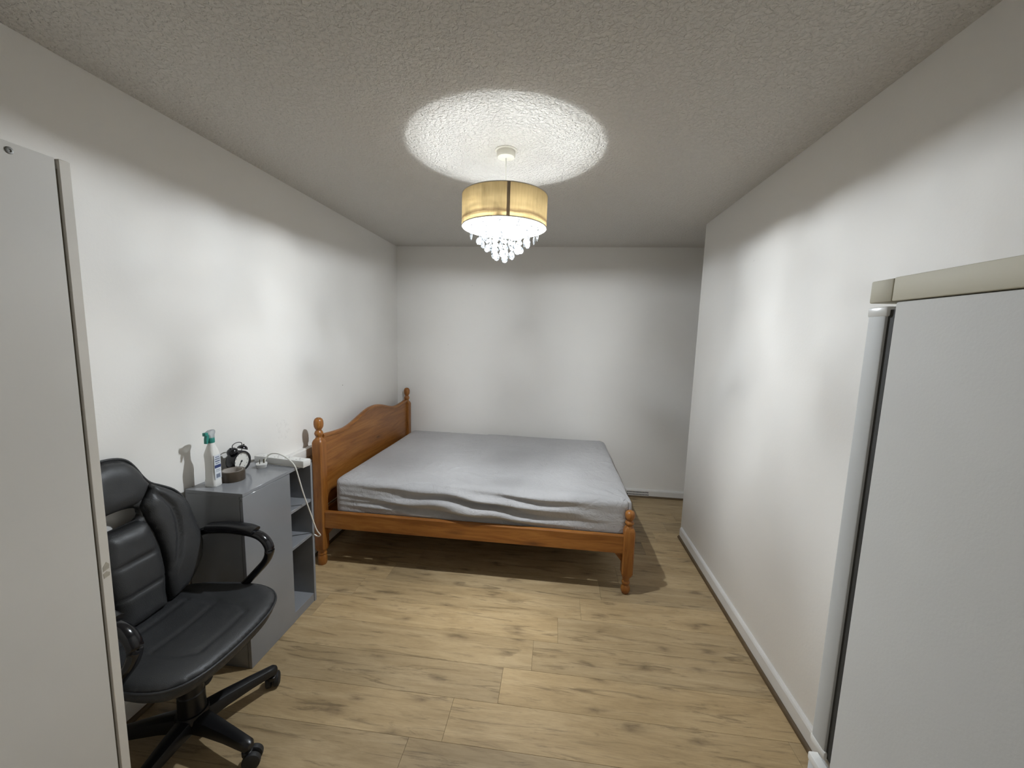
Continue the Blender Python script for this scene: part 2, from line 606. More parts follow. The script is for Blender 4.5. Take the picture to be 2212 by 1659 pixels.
def sheet_mat():
    t = NT('grey_jersey_sheet')
    v = t.coord()
    nz = t.noise(v, 3, 5, 0.6)
    t.col(t.ramp(nz, [(0.3, (0.425, 0.416, 0.418)), (0.7, (0.480, 0.471, 0.473))]))
    t.rough(0.9)
    t.b.inputs['Specular IOR Level'].default_value = 0.15
    t.b.inputs['Sheen Weight'].default_value = 0.15
    cre = t.noise(v, 11, 6, 0.62, 2.0)
    wv = t.noise(v, 420, 2, 0.5)
    t.bump(t.mix(0.12, cre, wv), 0.016, 0.7)
    return t.m
M['sheet'] = sheet_mat()

def shade_mat():
    t = NT('cream_fabric_shade')
    v = t.coord()
    mp = t.n('ShaderNodeVectorMath', operation='MULTIPLY'); t.l(v, mp.inputs[0]); mp.inputs[1].default_value = (60, 60, 6)
    sl = t.noise(mp.outputs[0], 2.0, 4, 0.6)
    base = t.ramp(sl, [(0.3, (0.53, 0.40, 0.205)), (0.7, (0.63, 0.485, 0.255))])
    sep = t.n('ShaderNodeSeparateXYZ'); t.l(v, sep.inputs[0])
    # rusty water mark just above the lower hem
    wob = t.noise(v, 14, 4, 0.6)
    a = t.n('ShaderNodeMath', operation='MULTIPLY_ADD'); t.l(wob, a.inputs[0]); a.inputs[1].default_value = 0.02; t.l(sep.outputs[2], a.inputs[2])
    band = t.ramp(a.outputs[0], [(0.030, 0.0), (0.034, 0.85), (0.038, 0.55), (0.047, 0.0)])
    base = t.mix(band, base, (0.22, 0.13, 0.07))
    blot = t.ramp(t.noise(v, 9, 4, 0.6), [(0.60, 0.0), (0.75, 0.35)])
    base = t.mix(blot, base, (0.30, 0.21, 0.12))
    df = t.n('ShaderNodeBsdfDiffuse'); tl = t.n('ShaderNodeBsdfTranslucent')
    t.l(base, df.inputs[0]); t.l(base, tl.inputs[0])
    m = t.n('ShaderNodeMixShader'); m.inputs[0].default_value = 0.5
    t.l(df.outputs[0], m.inputs[1]); t.l(tl.outputs[0], m.inputs[2])
    t.l(m.outputs[0], t.out.inputs['Surface'])
    return t.m
M['shade'] = shade_mat()
M['lining'] = None
def lining():
    t = NT('white_shade_lining')
    df = t.n('ShaderNodeBsdfDiffuse'); tl = t.n('ShaderNodeBsdfTranslucent')
    df.inputs[0].default_value = (0.42, 0.41, 0.39, 1); tl.inputs[0].default_value = (0.175, 0.169, 0.159, 1)
    m = t.n('ShaderNodeAddShader')
    t.l(df.outputs[0], m.inputs[0]); t.l(tl.outputs[0], m.inputs[1])
    t.l(m.outputs[0], t.out.inputs['Surface'])
    return t.m
M['lining'] = lining()
M['shade_tape'] = plain('grey_seam_tape', (0.50, 0.45, 0.38), 0.6)
M['cream_plastic'] = plain('cream_plastic', (0.70, 0.67, 0.58), 0.4, var=0.03)

def bulb_mat():
    t = NT('led_bulb_glow')
    v = t.coord()
    sep = t.n('ShaderNodeSeparateXYZ'); t.l(v, sep.inputs[0])
    def rng(a, b, c, d):
        q = t.n('ShaderNodeMapRange'); t.l(sep.outputs[2], q.inputs[0])
        for i, v_ in enumerate((a, b, c, d)):
            q.inputs[1 + i].default_value = v_
        return q.outputs[0]
    lo = rng(-0.028, 0.0, BULB_LOW, BULB_LOW * 0.22)      # LED dome: brightest at its tip
    k = rng(-0.003, 0.005, 1.0, 0.0)
    mu = t.n('ShaderNodeMath', operation='MULTIPLY'); t.l(lo, mu.inputs[0]); t.l(k, mu.inputs[1])
    mr = t.n('ShaderNodeMath', operation='ADD'); t.l(mu.outputs[0], mr.inputs[0]); mr.inputs[1].default_value = BULB_HIGH
    em = t.n('ShaderNodeEmission')
    em.inputs[0].default_value = (0.94, 1.0, 1.05, 1)
    t.l(mr.outputs[0], em.inputs[1])
    t.l(em.outputs[0], t.out.inputs['Surface'])
    return t.m
M['bulb'] = bulb_mat()

# ------------------------------------------------------------------ room shell
XL, XR, YB, YC, YF, H = -1.628, 1.05, 3.912, 3.155, -0.70, 2.411
XREC = 1.95
T = 0.12
struct(box_obj('wall_left', (XL - T, XL, YF - T, YB + T, -0.1, H + 0.1), M['wall_left']))
struct(box_obj('wall_back', (XL, XREC + T, YB, YB + T, -0.1, H + 0.1), M['wall']))
struct(box_obj('wall_right', (XR, XREC, YF - T, YC, -0.1, H + 0.1), M['wall'], bevel=0.004))
struct(box_obj('wall_recess', (XREC, XREC + T, YC, YB, -0.1, H + 0.1), M['wall']))
struct(box_obj('wall_front', (XL, XR, YF - T, YF, -0.1, H + 0.1), M['wall']))
struct(box_obj('ceiling', (XL, XREC, YF, YB, H, H + 0.1), M['ceiling']))

floor = struct(box_obj('floor', (XL, XREC, YF, YB, -0.05, -0.006), M['bead']))
# laminate planks: rows run along X, end joints step 0.13 m per row
PITCH, PL = 0.1875, 1.35
y_first = 1.683
joint = {0: -0.056, -1: -0.188, -2: -0.378, -3: -0.508, 1: 0.068, 2: 0.198, 3: 0.328, 4: 0.458}
plank_mesh = {}
r = -13
while y_first + r * PITCH < YB:
    y0 = y_first + r * PITCH
    y1 = y0 + PITCH
    j = joint.get(r)
    if j is None:
        j = 0.198 + 0.128 * (r - 2) if r > 0 else -0.508 + 0.132 * (r + 3)
    y0c, y1c = max(y0, YF), min(y1, YB)
    r += 1
    if y1c - y0c < 0.01:
        continue
    while j > XL:
        j -= PL
    x = j
    xmax = XREC if y1c > YC else XR
    while x < xmax:
        a, b = max(x, XL), min(x + PL, xmax)
        x += PL
        if b - a < 0.01:
            continue
        g = 0.0004
        me = bpy.data.meshes.new('plank')
        bm = bmesh.new()
        w2, l2 = (y1c - y0c) / 2 - g, (b - a) / 2 - g
        box(bm, -l2, l2, -w2, w2, -0.0058, 0.0, bevel=0.0005, seg=1)
        bm.to_mesh(me); bm.free()
        o = new_obj('plank', me, M['plank'], floor)
        o.location = ((a + b) / 2, (y0c + y1c) / 2, 0)

# skirting boards and beading
def skirt_profile(h=0.08, t=0.015):
    return [(0, 0), (t, 0), (t, h - 0.014), (t - 0.004, h - 0.005), (t - 0.009, h), (0, h)]
def skirt(name, p0, p1, nrm, h=0.08):
    bm = bmesh.new()
    p0 = Vector(p0); p1 = Vector(p1); n = Vector(nrm)
    A = [bm.verts.new(p0 + n * a + Vector((0, 0, b))) for a, b in skirt_profile(h)]
    B = [bm.verts.new(p1 + n * a + Vector((0, 0, b))) for a, b in skirt_profile(h)]
    k = len(A)
    bm.faces.new(A); bm.faces.new(list(reversed(B)))
    for i in range(k):
        bm.faces.new((A[i], B[i], B[(i + 1) % k], A[(i + 1) % k]))
    bmesh.ops.recalc_face_normals(bm, faces=bm.faces)
    o = struct(obj(name, bm, M['skirting']))
    bm = bmesh.new()
    q = [(0, 0)] + [(0.014 * math.cos(a), 0.016 * math.sin(a)) for a in [PI / 2 * i / 5 for i in range(6)]]
    off = n * 0.015
    A = [bm.verts.new(p0 + off + n * a + Vector((0, 0, b))) for a, b in q]
    B = [bm.verts.new(p1 + off + n * a + Vector((0, 0, b))) for a, b in q]
    k = len(A)
    bm.faces.new(A); bm.faces.new(list(reversed(B)))
    for i in range(k):
        bm.faces.new((A[i], B[i], B[(i + 1) % k], A[(i + 1) % k]))
    bmesh.ops.recalc_face_normals(bm, faces=bm.faces)
    bd = obj('bead', bm, M['bead'], o, 50)
    bd['label'] = 'dark brown quadrant beading along the floor'
    return o
skirt('baseboard_right', (XR, 0.75, 0), (XR, YC - 0.03, 0), (-1, 0, 0), 0.085)
bb = skirt('baseboard_back', (XL, YB, 0), (XREC, YB, 0), (0, -1, 0), 0.078)
skirt('baseboard_left', (XL, 0.80, 0), (XL, YB - 0.016, 0), (1, 0, 0), 0.10)

# trunking along the left wall behind the headboard
bm = bmesh.new()
box(bm, XL, -1.588, 1.98, 3.88, 0.735, 0.79, bevel=0.004)
tr = struct(obj('trim_1', bm, M['skirting'], None, 40))

o = lathe_obj('nail_hole', [(0.0, 0.0), (0.0035, 0.0), (0.003, 0.0006), (0.0, 0.0008)], M['gap'], bpy.data.objects['wall_left'], 10, axis='X', center=(XL, 2.852, 1.145))

# slotted vent let into the back skirting board
vent = thing('vent_grille', 'small white slotted vent grille in the back skirting board beside the bed', 'vent', (0.86, YB - 0.0155, 0.0))
bm = bmesh.new()
vw, z0, z1 = 0.105, 0.012, 0.066
nx = 15
dx = 2 * vw / nx
rows = [(z0, z0 + 0.008), (z0 + 0.0225, z0 + 0.0315), (z1 - 0.008, z1)]
for a, b in rows:
    box(bm, -vw, vw, -0.003, 0.0, a, b)
for k, (a, b) in enumerate(((rows[0][1], rows[1][0]), (rows[1][1], rows[2][0]))):
    for i in range(nx + 1):
        x = -vw + i * dx
        s = 0.0015 if not k else -0.0015
        box(bm, max(-vw, x - 0.0026 + s), min(vw, x + 0.0026 + s), -0.003, 0.0, a, b)
fr = obj('grille', bm, M['skirting'], vent)
box_obj('duct_shade', (-vw, vw, -0.0006, -0.0001, z0, z1), M['ink'], vent)  # black sheet behind the slots, stands in for shade inside the duct

# ------------------------------------------------------------------ pendant lamp
LX, LY = -0.272, 1.93
SZ0, SZ1, SR = 2.065, 2.205, 0.2
lamp = thing('pendant_lamp', 'cream drum pendant lamp with hanging clear crystals below the ceiling rose', 'lamp', (LX, LY, 0))
lathe_obj('ceiling_rose', [(0.052, H), (0.052, H - 0.003), (0.043, H - 0.005), (0.0425, H - 0.026), (0.039, H - 0.031), (0.008, H - 0.034), (0.0, H - 0.034)], M['cream_plastic'], lamp, 40)
tube_obj('cord', [(0, 0, H - 0.032), (0.0015, 0, 2.3), (0, 0, 2.165)], 0.0032, M['cord_white'], lamp, 8, 4, up=Vector((1, 0, 0)))
lathe_obj('lamp_holder', [(0.0, 2.17), (0.012, 2.168), (0.015, 2.15), (0.019, 2.145), (0.019, 2.117), (0.016, 2.114)], M['white_plastic'], lamp, 24).location.z = 0.001
# drum shade: cloth outside, lining inside, seam tape, wire rings
def drum(name, r, z0, z1, m, seg=96, th=0.0):
    bm = bmesh.new()
    A = [[], []]
    for i in range(seg):
        a = 2 * PI * i / seg
        for k, z in enumerate((z0, z1)):
            A[k].append(bm.verts.new((r * math.cos(a), r * math.sin(a), z)))
    for i in range(seg):
        j = (i + 1) % seg
        bm.faces.new((A[0][i], A[0][j], A[1][j], A[1][i]))
    return obj(name, bm, m, None, 180)
def ring_path(r, z, n=64):
    return [Vector((r * math.cos(2 * PI * i / n), r * math.sin(2 * PI * i / n), z)) for i in range(n + 1)]
sh = drum('lamp_shade', SR, 0.0, SZ1 - SZ0, M['shade'])
sh.parent = lamp; sh.location = (0, 0, SZ0)
ln = drum('shade_lining', SR - 0.0022, 0.0015, SZ1 - SZ0 - 0.0015, M['lining'])
ln.parent = sh
ln['label'] = 'white inner lining'
for z in (0.0, SZ1 - SZ0):
    bm = bmesh.new(); sweep(bm, ring_path(SR - 0.0008, z, 96), circ(0.0022, 8), cap=False)
    obj('shade_hem', bm, M['shade_tape'], sh, 180)
bm = bmesh.new()
cen = math.atan2(0 - LY, 0 - LX)       # side of the drum that faces the room's front
st = []
for i in range(5):
    a = cen + math.radians(2.2) + math.radians(4.0) * i / 4
    st.append((a))
A = [bm.verts.new(((SR + 0.0009) * math.cos(a), (SR + 0.0009) * math.sin(a), 0.0)) for a in st]
B = [bm.verts.new(((SR + 0.0009) * math.cos(a), (SR + 0.0009) * math.sin(a), SZ1 - SZ0)) for a in st]
for i in range(4):
    bm.faces.new((A[i], A[i + 1], B[i + 1], B[i]))
bmesh.ops.solidify(bm, geom=bm.faces[:], thickness=-0.0006)
tp = obj('seam_tape', bm, M['shade_tape'], sh, 180)
# spider that carries shade and crystal rings
bm = bmesh.new()
for k in range(3):
    a = 2 * PI * k / 3 + 0.5
    sweep(bm, [Vector((0.018 * math.cos(a), 0.018 * math.sin(a), 2.150)), Vector((0.1 * math.cos(a), 0.1 * math.sin(a), 2.150)), Vector(((SR - 0.004) * math.cos(a), (SR - 0.004) * math.sin(a), SZ1 - 0.003))], circ(0.0017, 6))
obj('shade_spider', bm, M['white_plastic'], lamp, 50)
bm = bmesh.new()
tiers = [(0.158, 12, 0.034, 0), (0.118, 10, 0.066, 1), (0.080, 8, 0.098, 2), (0.044, 6, 0.130, 2)]
ZC = 2.078
for (rr, n, dp, nb) in tiers:
    sweep(bm, ring_path(rr, ZC, 48), circ(0.0016, 6), cap=False)
for k in range(3):
    a = 2 * PI * k / 3 + 0.2
    sweep(bm, [Vector((0.044 * math.cos(a), 0.044 * math.sin(a), ZC)), Vector((0.197 * math.cos(a), 0.197 * math.sin(a), ZC + 0.002))], circ(0.0016, 6))
    sweep(bm, [Vector((0.15 * math.cos(a), 0.15 * math.sin(a), ZC)), Vector((0.15 * math.cos(a), 0.15 * math.sin(a), 2.18))], circ(0.0014, 6), up=Vector((1, 0, 0)))
obj('crystal_frame', bm, M['white_plastic'], lamp, 50)
# bulb
bulb = lathe_obj('bulb', [(0.0, -0.030), (0.010, -0.0285), (0.018, -0.0245), (0.0245, -0.0175), (0.0285, -0.009), (0.030, 0.0), (0.0290, 0.009), (0.026, 0.017), (0.0225, 0.023)], M['bulb'], lamp, 32, smooth=60, cap=False)
bulb.location = (0, 0, 2.069)
bulb.scale = (0.8, 0.8, 0.8)
bulb['label'] = 'glowing LED bulb dome'
lathe_obj('bulb_collar', [(0.0228, 0.022), (0.0225, 0.028), (0.018, 0.040), (0.0135, 0.047), (0.0135, 0.056), (0.0, 0.057)], M['white_plastic'], bulb, 24)
# crystals: faceted beads and flat drops on fine threads, meshes shared
def bead_mesh(name, prof, seg, flat=1.0):
    bm = bmesh.new()
    lathe(bm, prof, seg)
    for v in bm.verts:
        v.co.y *= flat
    me = bpy.data.meshes.new(name)
    bm.normal_update(); bm.to_mesh(me); bm.free()
    me.materials.append(M['crystal'])
    return me
bead_me = bead_mesh('bead', [(0, -0.0095), (0.0055, -0.0075), (0.0095, 0.0), (0.0055, 0.0075), (0, 0.0095)], 8)
drop_me = bead_mesh('drop', [(0, -0.0185), (0.009, -0.016), (0.0155, -0.007), (0.0165, 0.001), (0.013, 0.010), (0.006, 0.0165), (0, 0.0185)], 10, 0.6)
spear_me = bead_mesh('spear', [(0, -0.024), (0.0055, -0.013), (0.0075, 0.0), (0.0045, 0.014), (0, 0.019)], 8, 0.8)
thr = bmesh.new()
for ti, (rr, n, dp, nb) in enumerate(tiers):
    for k in range(n):
        a = 2 * PI * (k + 0.5 * (ti % 2)) / n + random.uniform(-.06, .06)
        x, y = rr * math.cos(a), rr * math.sin(a)
        zb = ZC - dp + random.uniform(-.006, .006)
        me = spear_me if ti == 0 else drop_me
        o = new_obj('crystal_drop', me, None, lamp)
        o.location = (x, y, zb - 0.012); o.rotation_euler = (0, 0, random.uniform(0, PI))
        z = zb + 0.020
        while z < ZC - 0.006:
            o = new_obj('crystal_bead', bead_me, None, lamp)
            o.location = (x, y, z); o.rotation_euler = (random.uniform(-.2, .2), 0, random.uniform(0, PI))
            z += 0.024
        sweep(thr, [Vector((x, y, ZC)), Vector((x, y, zb))], circ(0.0005, 4), up=Vector((1, 0, 0)))
obj('crystal_threads', thr, M['crystal'], lamp)['kind'] = 'stuff'

# ------------------------------------------------------------------ bed
bed = thing('bed', 'orange pine double bed frame with turned posts and arched headboard', 'bed', (-0.51, 3.09, 0))
BX, BY = -0.51, 3.09
def bx(x): return x - BX
def by(y): return y - BY
def post(name, x, y, sq_lo, sq_hi, half, lower, upper, label=None):
    """square chamfered shaft with turned foot below and turned finial above"""
    bm = bmesh.new()
    c = half * 0.78
    octa = [(half, -c), (half, c), (c, half), (-c, half), (-half, c), (-half, -c), (-c, -half), (c, -half)]
    zs = [(sq_lo, 0.80), (sq_lo + 0.018, 1.0), (sq_hi - 0.024, 1.0), (sq_hi - 0.010, 0.86), (sq_hi, 0.66)]
    rings = []
    for z, k in zs:
        rings.append([bm.verts.new((px * k, py * k, z)) for px, py in octa])
    for a, b in zip(rings[:-1], rings[1:]):
        for i in range(8):
            bm.faces.new((a[i], a[(i + 1) % 8], b[(i + 1) % 8], b[i]))
    bm.faces.new(list(reversed(rings[0]))); bm.faces.new(rings[-1])
    bmesh.ops.recalc_face_normals(bm, faces=bm.faces)
    o = obj(name, bm, M['pine_Z'], bed, 25)
    o.location = (bx(x), by(y), 0)
    f = lathe_obj('turned_foot', lower, M['pine_Z'], o, 28, 50)
    f = lathe_obj('finial', upper, M['pine_Z'], o, 28, 50)
    return o
def foot_prof(top):
    # ball foot, ring, neck
    return [(0.0, 0.0), (0.016, 0.0), (0.024, 0.010), (0.0285, 0.026), (0.027, 0.044), (0.018, 0.056), (0.0175, 0.060),
            (0.0235, 0.066), (0.025, 0.074), (0.0225, 0.082), (0.019, 0.087), (0.022, 0.097), (0.026, top)]
def head_foot(top):
    return [(0.0, 0.0), (0.024, 0.0), (0.0285, 0.012), (0.030, 0.035), (0.0285, 0.058), (0.0245, 0.068), (0.0285, 0.074), (0.0285, 0.082), (0.025, 0.088), (0.027, top)]
def finial(z0, z1):
    h = z1 - z0
    P = [(0.027, -0.004), (0.0235, 0.004), (0.0195, 0.010), (0.0185, 0.014), (0.0225, 0.020), (0.0275, 0.030), (0.0275, 0.036), (0.0225, 0.046),
         (0.0175, 0.052), (0.0175, 0.056), (0.0225, 0.062), (0.0285, 0.074), (0.0305, 0.090), (0.0295, 0.106), (0.024, 0.119), (0.013, 0.127), (0.0, 0.129)]
    s = h / 0.129
    return [(r * (0.98), z0 + z * s) for r, z in P]
HX, FX = -1.507, 0.482
for y in (2.341, 3.855):
    post('head_post', HX, y, 0.10, 0.862, 0.0335, head_foot(0.102), finial(0.862, 1.003))
for y in (2.341, 3.855):
    post('foot_post', FX, y, 0.118, 0.430, 0.0335, foot_prof(0.122), finial(0.430, 0.535))
# headboard: arched panel with moulded cap
def hb_z(y):
    d = abs(y - 3.098)
    z = 0.868
    if d < 0.47:
        z += 0.082 * (0.5 * (1 + math.cos(PI * d / 0.47))) ** 0.9
    else:
        z += 0.016 * ((d - 0.47) / 0.23) ** 1.5
    return z
ys = [2.372 + (3.824 - 2.372) * i / 60 for i in range(61)]
bm = bmesh.new()
prism(bm, [(by(ys[0]), 0.40)] + [(by(ys[-1]), 0.40)] + [(by(y), hb_z(y) - 0.012) for y in reversed(ys)], bx(HX - 0.010), bx(HX + 0.012), 'X')
obj('headboard_panel', bm, M['pine_Y'], bed)
bm = bmesh.new()
capsec = [(-0.015, -0.012), (0.015, -0.012), (0.018, -0.006), (0.018, 0.004), (0.012, 0.011), (0.0, 0.013), (-0.012, 0.011), (-0.018, 0.004), (-0.018, -0.006)]
sweep(bm, [Vector((bx(HX), by(y), hb_z(y) - 0.012)) for y in ys], capsec)
obj('headboard_cap', bm, M['pine_Y'], bed, 40)
# rails with a rounded shoulder and a stepped lower half
def rail_sect():
    return [(-0.012, 0.264), (0.010, 0.264), (0.014, 0.268), (0.014, 0.300), (0.0125, 0.306), (0.0125, 0.372), (0.007, 0.379), (-0.004, 0.381), (-0.012, 0.378)]
def side_rail(y, s):
    bm = bmesh.new()
    prism(bm, [(by(y) - s * a, z) for a, z in rail_sect()], bx(HX + 0.031), bx(FX - 0.031), 'X')
    return obj('side_rail', bm, M['pine_X'], bed, 30)
side_rail(2.334, 1)
side_rail(3.862, -1)
def end_rail(x, s):
    bm = bmesh.new()
    prism(bm, [(bx(x) + s * a, z) for a, z in rail_sect()], by(2.372), by(3.824), 'Y')
    return obj('end_rail', bm, M['pine_Y'], bed, 30)
end_rail(FX, 1)
end_rail(HX + 0.004, -1)
# corner brackets below the near rail
for x, s in ((HX + 0.033, 1), (FX - 0.033, -1)):
    bm = bmesh.new()
    prism(bm, [(bx(x), 0.264), (bx(x + s * 0.05), 0.264), (bx(x + s * 0.045), 0.255), (bx(x), 0.20)], by(2.345), by(2.362), 'Y')
    obj('corner_bracket', bm, M['pine_X'], bed)
# slats and centre beam
box_obj('centre_beam', (bx(HX + 0.02), bx(FX - 0.02), by(3.075), by(3.12), 0.262, 0.326), M['slat'], bed)
sl = None
for i in range(15):
    x = -1.40 + i * 0.128
    if sl is None:
        sl = box_obj('slat', (-0.035, 0.035, by(2.35), by(3.845), 0.326, 0.342), M['slat'], bed, 0.002, 1)
        o = sl
    else:
        o = sl.copy(); COL.objects.link(o); o.parent = bed
    o.location = (bx(x), 0, 0)

# mattress under a fitted grey sheet
MX0, MX1, MY0, MY1, MZ0, MZ1 = -1.425, 0.492, 2.352, 3.82, 0.343, 0.594
mat = thing('mattress', 'thick mattress under a creased grey fitted sheet on the pine bed', 'mattress', ((MX0 + MX1) / 2, (MY0 + MY1) / 2, MZ0))
def mattress_mesh():
    nx, ny, nz = 190, 130, 26
    lx, ly, lz = MX1 - MX0, MY1 - MY0, MZ1 - MZ0
    idx = {}
    V, F = [], []
    def vid(i, j, k):
        key = (i, j, k)
        if key not in idx:
            idx[key] = len(V)
            V.append((i / nx, j / ny, k / nz))
        return idx[key]
    for i in range(nx):
        for j in range(ny):
            F.append((vid(i, j, nz), vid(i + 1, j, nz), vid(i + 1, j + 1, nz), vid(i, j + 1, nz)))
    for i in range(nx):
        for k in range(nz):
            F.append((vid(i, 0, k), vid(i + 1, 0, k), vid(i + 1, 0, k + 1), vid(i, 0, k + 1)))
            F.append((vid(i + 1, ny, k), vid(i, ny, k), vid(i, ny, k + 1), vid(i + 1, ny, k + 1)))
    for j in range(ny):
        for k in range(nz):
            F.append((vid(0, j + 1, k), vid(0, j, k), vid(0, j, k + 1), vid(0, j + 1, k + 1)))
            F.append((vid(nx, j, k), vid(nx, j + 1, k), vid(nx, j + 1, k + 1), vid(nx, j, k + 1)))
    bot = [vid(i, 0, 0) for i in range(nx + 1)] + [vid(nx, j, 0) for j in range(1, ny + 1)] + [vid(i, ny, 0) for i in range(nx - 1, -1, -1)] + [vid(0, j, 0) for j in range(ny - 1, 0, -1)]
    F.append(tuple(reversed(bot)))
    P = np.array(V)
    C = np.stack([(P[:, 0] - .5) * lx, (P[:, 1] - .5) * ly, P[:, 2] * lz], 1)
    def rnd(C, r, rz):
        lo = np.array([-lx / 2 + r, -ly / 2 + r, rz]); hi = np.array([lx / 2 - r, ly / 2 - r, lz - rz])
        Q = C.copy()
        q = np.clip(C, lo, hi)
        d = C - q
        s = np.array([r, r, rz])
        dn = d / s
        L = np.linalg.norm(dn, axis=1)
        mx = np.abs(dn).max(1)
        k = np.where(L > 1e-9, mx / np.maximum(L, 1e-9), 1.0)
        return q + d * k[:, None], dn
    Q, dn = rnd(C, 0.060, 0.034)
    out = []
    for p, c in zip(Q, C):
        x, y, z = float(p[0]), float(p[1]), float(p[2])
        u = x / lx + .5; w = y / ly + .5; h = z / lz
        top = max(0.0, min(1.0, (h - 0.75) / 0.25))
        front = max(0.0, min(1.0, 1 - (y + ly / 2) / 0.05))
        right = max(0.0, min(1.0, 1 - (lx / 2 - x) / 0.05))
        # top: gentle dip, soft pulled creases
        if top > 0:
            dz = -0.016 * max(0, w - 0.1) * 1.0
            dz += 0.004 * noise.noise((x * 2.2, y * 2.2, 3.1))
            f = noise.noise((x * 3.5 + y * 2.0, y * 9 - x * 3.0, 0.7))
            dz += 0.0085 * max(0, 1 - abs(f) * 7) * max(0, noise.noise((x * 1.6, y * 1.9, 8.8)) + 0.15)
            f2 = noise.noise((x * 8 - y * 4, y * 4 + x * 3, 5.7))
            dz += 0.008 * max(0, 1 - abs(f2) * 6) * max(0, noise.noise((x * 2.0 + 4, y * 2.3, 1.8)) + 0.05)
            # pinched folds running to the near foot-end corner
            ax, ay = lx / 2 - x, y + ly / 2
            rr = math.hypot(ax, ay)
            if rr < 0.34:
                th = math.atan2(ay, ax)
                dz += 0.008 * (1 - rr / 0.34) * math.sin(th * 13) * min(1, rr / 0.05)
            z += dz * top
        # front: loose horizontal folds sweeping down to the right
        if front > 0:
            env = math.exp(-((u - 0.50) / 0.25) ** 2)
            hh = h + 0.62 * (u - 0.45) + 0.10 * noise.noise((x * 1.9, 2.0, 1.0)) + 0.09 * noise.noise((x * 3.6, h * 2.6, 7.0))
            s = math.sin(hh * 2 * PI * 2.9)
            s = (abs(s) ** 0.7) * (1 if s > 0 else -1)
            fine = noise.noise((x * 3.0, (h + 0.25 * u) * 13, 4.0))
            e2 = math.exp(-((u - 0.30) / 0.28) ** 2) + 0.5 * math.exp(-((u - 0.75) / 0.2) ** 2)
            side = math.sin(PI * min(1, max(0, h * 0.98 + 0.05))) ** 0.5
            y -= front * side * (0.031 * env * s + 0.015 * e2 * fine + 0.020 * env) * min(1.0, max(0.0, (h - 0.10) / 0.2))
            z += front * top * (-0.004 + 0.012 * noise.noise((x * 1.7, 9.0, 2.0)) * env)
        if right > 0:
            y2 = noise.noise((y * 9, h * 4.0, 3.0))
            x += right * 0.005 * y2
        # elastic gathers the hem inwards
        hem = max(0.0, 1 - h / 0.12)
        x -= math.copysign(0.010 * hem * (abs(x) > lx / 2 - 0.07), x)
        y -= math.copysign(0.010 * hem * (abs(y) > ly / 2 - 0.07), y)
        out.append((x, y, z))
    me = bpy.data.meshes.new('fitted_sheet')
    me.from_pydata(out, [], F)
    me.update()
    shade(me, 180)
    return me
new_obj('fitted_sheet', mattress_mesh(), M['sheet'], mat)
lx2, ly2 = (MX1 - MX0) / 2, (MY1 - MY0) / 2
bm = bmesh.new()
sweep(bm, catmull([(lx2 - 0.10, -ly2 + 0.085, 0.2485), (lx2 - 0.055, -ly2 + 0.055, 0.246), (lx2 - 0.018, -ly2 + 0.030, 0.232), (lx2 - 0.006, -ly2 + 0.020, 0.21), (lx2 - 0.008, -ly2 + 0.018, 0.09), (lx2 - 0.016, -ly2 + 0.022, 0.02)], 6),
      circ(0.011, 10, 0.006), up=Vector((1, -1, 0.2)), scale=None)
cf = obj('corner_tuck', bm, M['sheet'], mat, 180)

# ------------------------------------------------------------------ grey cabinet
CX0, CX1, CY0, CY1, CZ = -1.612, -1.334, 1.507, 1.998, 0.842
cab = thing('shelf_cabinet', 'grey gloss cabinet with open side shelves between chair and bed', 'cabinet', (-1.473, 1.752, 0))
def cb(x0, x1, y0, y1, z0, z1): return (x0 + 1.473, x1 + 1.473, y0 - 1.752, y1 - 1.752, z0, z1)
t = 0.016
box_obj('top_panel', cb(CX0, CX1 - 0.0005, CY0 + 0.0005, CY1, CZ - t, CZ), M['grey_paint'], cab, 0.0012, 1)
box_obj('side_panel', cb(CX0, CX1 - 0.002 - t, CY0, CY0 + t, 0.0, CZ - t), M['grey_paint'], cab, 0.001, 1)
sp = box_obj('side_panel', cb(CX0, CX1, CY1 - t, CY1, 0.0, CZ - t), M['grey_paint'], cab, 0.001, 1)
box_obj('edging', cb(CX1, CX1 + 0.0012, CY1 - t, CY1, 0.0, CZ - t), M['cab_edge'], sp)
box_obj('front_panel', cb(CX1 - t, CX1, CY0, 1.814, 0.0, CZ - t - 0.001), M['grey_paint'], cab, 0.0015, 1)
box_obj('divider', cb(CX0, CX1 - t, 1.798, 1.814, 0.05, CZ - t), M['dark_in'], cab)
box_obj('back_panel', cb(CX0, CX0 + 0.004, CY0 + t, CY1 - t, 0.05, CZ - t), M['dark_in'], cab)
for z in (0.620, 0.418, 0.050):
    zz = 0.0 if z < 0.1 else z - t
    box_obj('shelf', cb(CX0 + 0.004, CX1 - 0.002, 1.814, CY1 - t, zz, z), M['grey_paint'], cab, 0.0008, 1)
o = lathe_obj('screw', [(0.0, -0.0015), (0.0055, -0.0015), (0.006, 0.0), (0.0045, 0.0005), (0.0, 0.0004)], M['steel'], cab, 16, axis='Y', center=(CX1 - 0.010 + 1.473, CY0 - 1.752, 0.812))

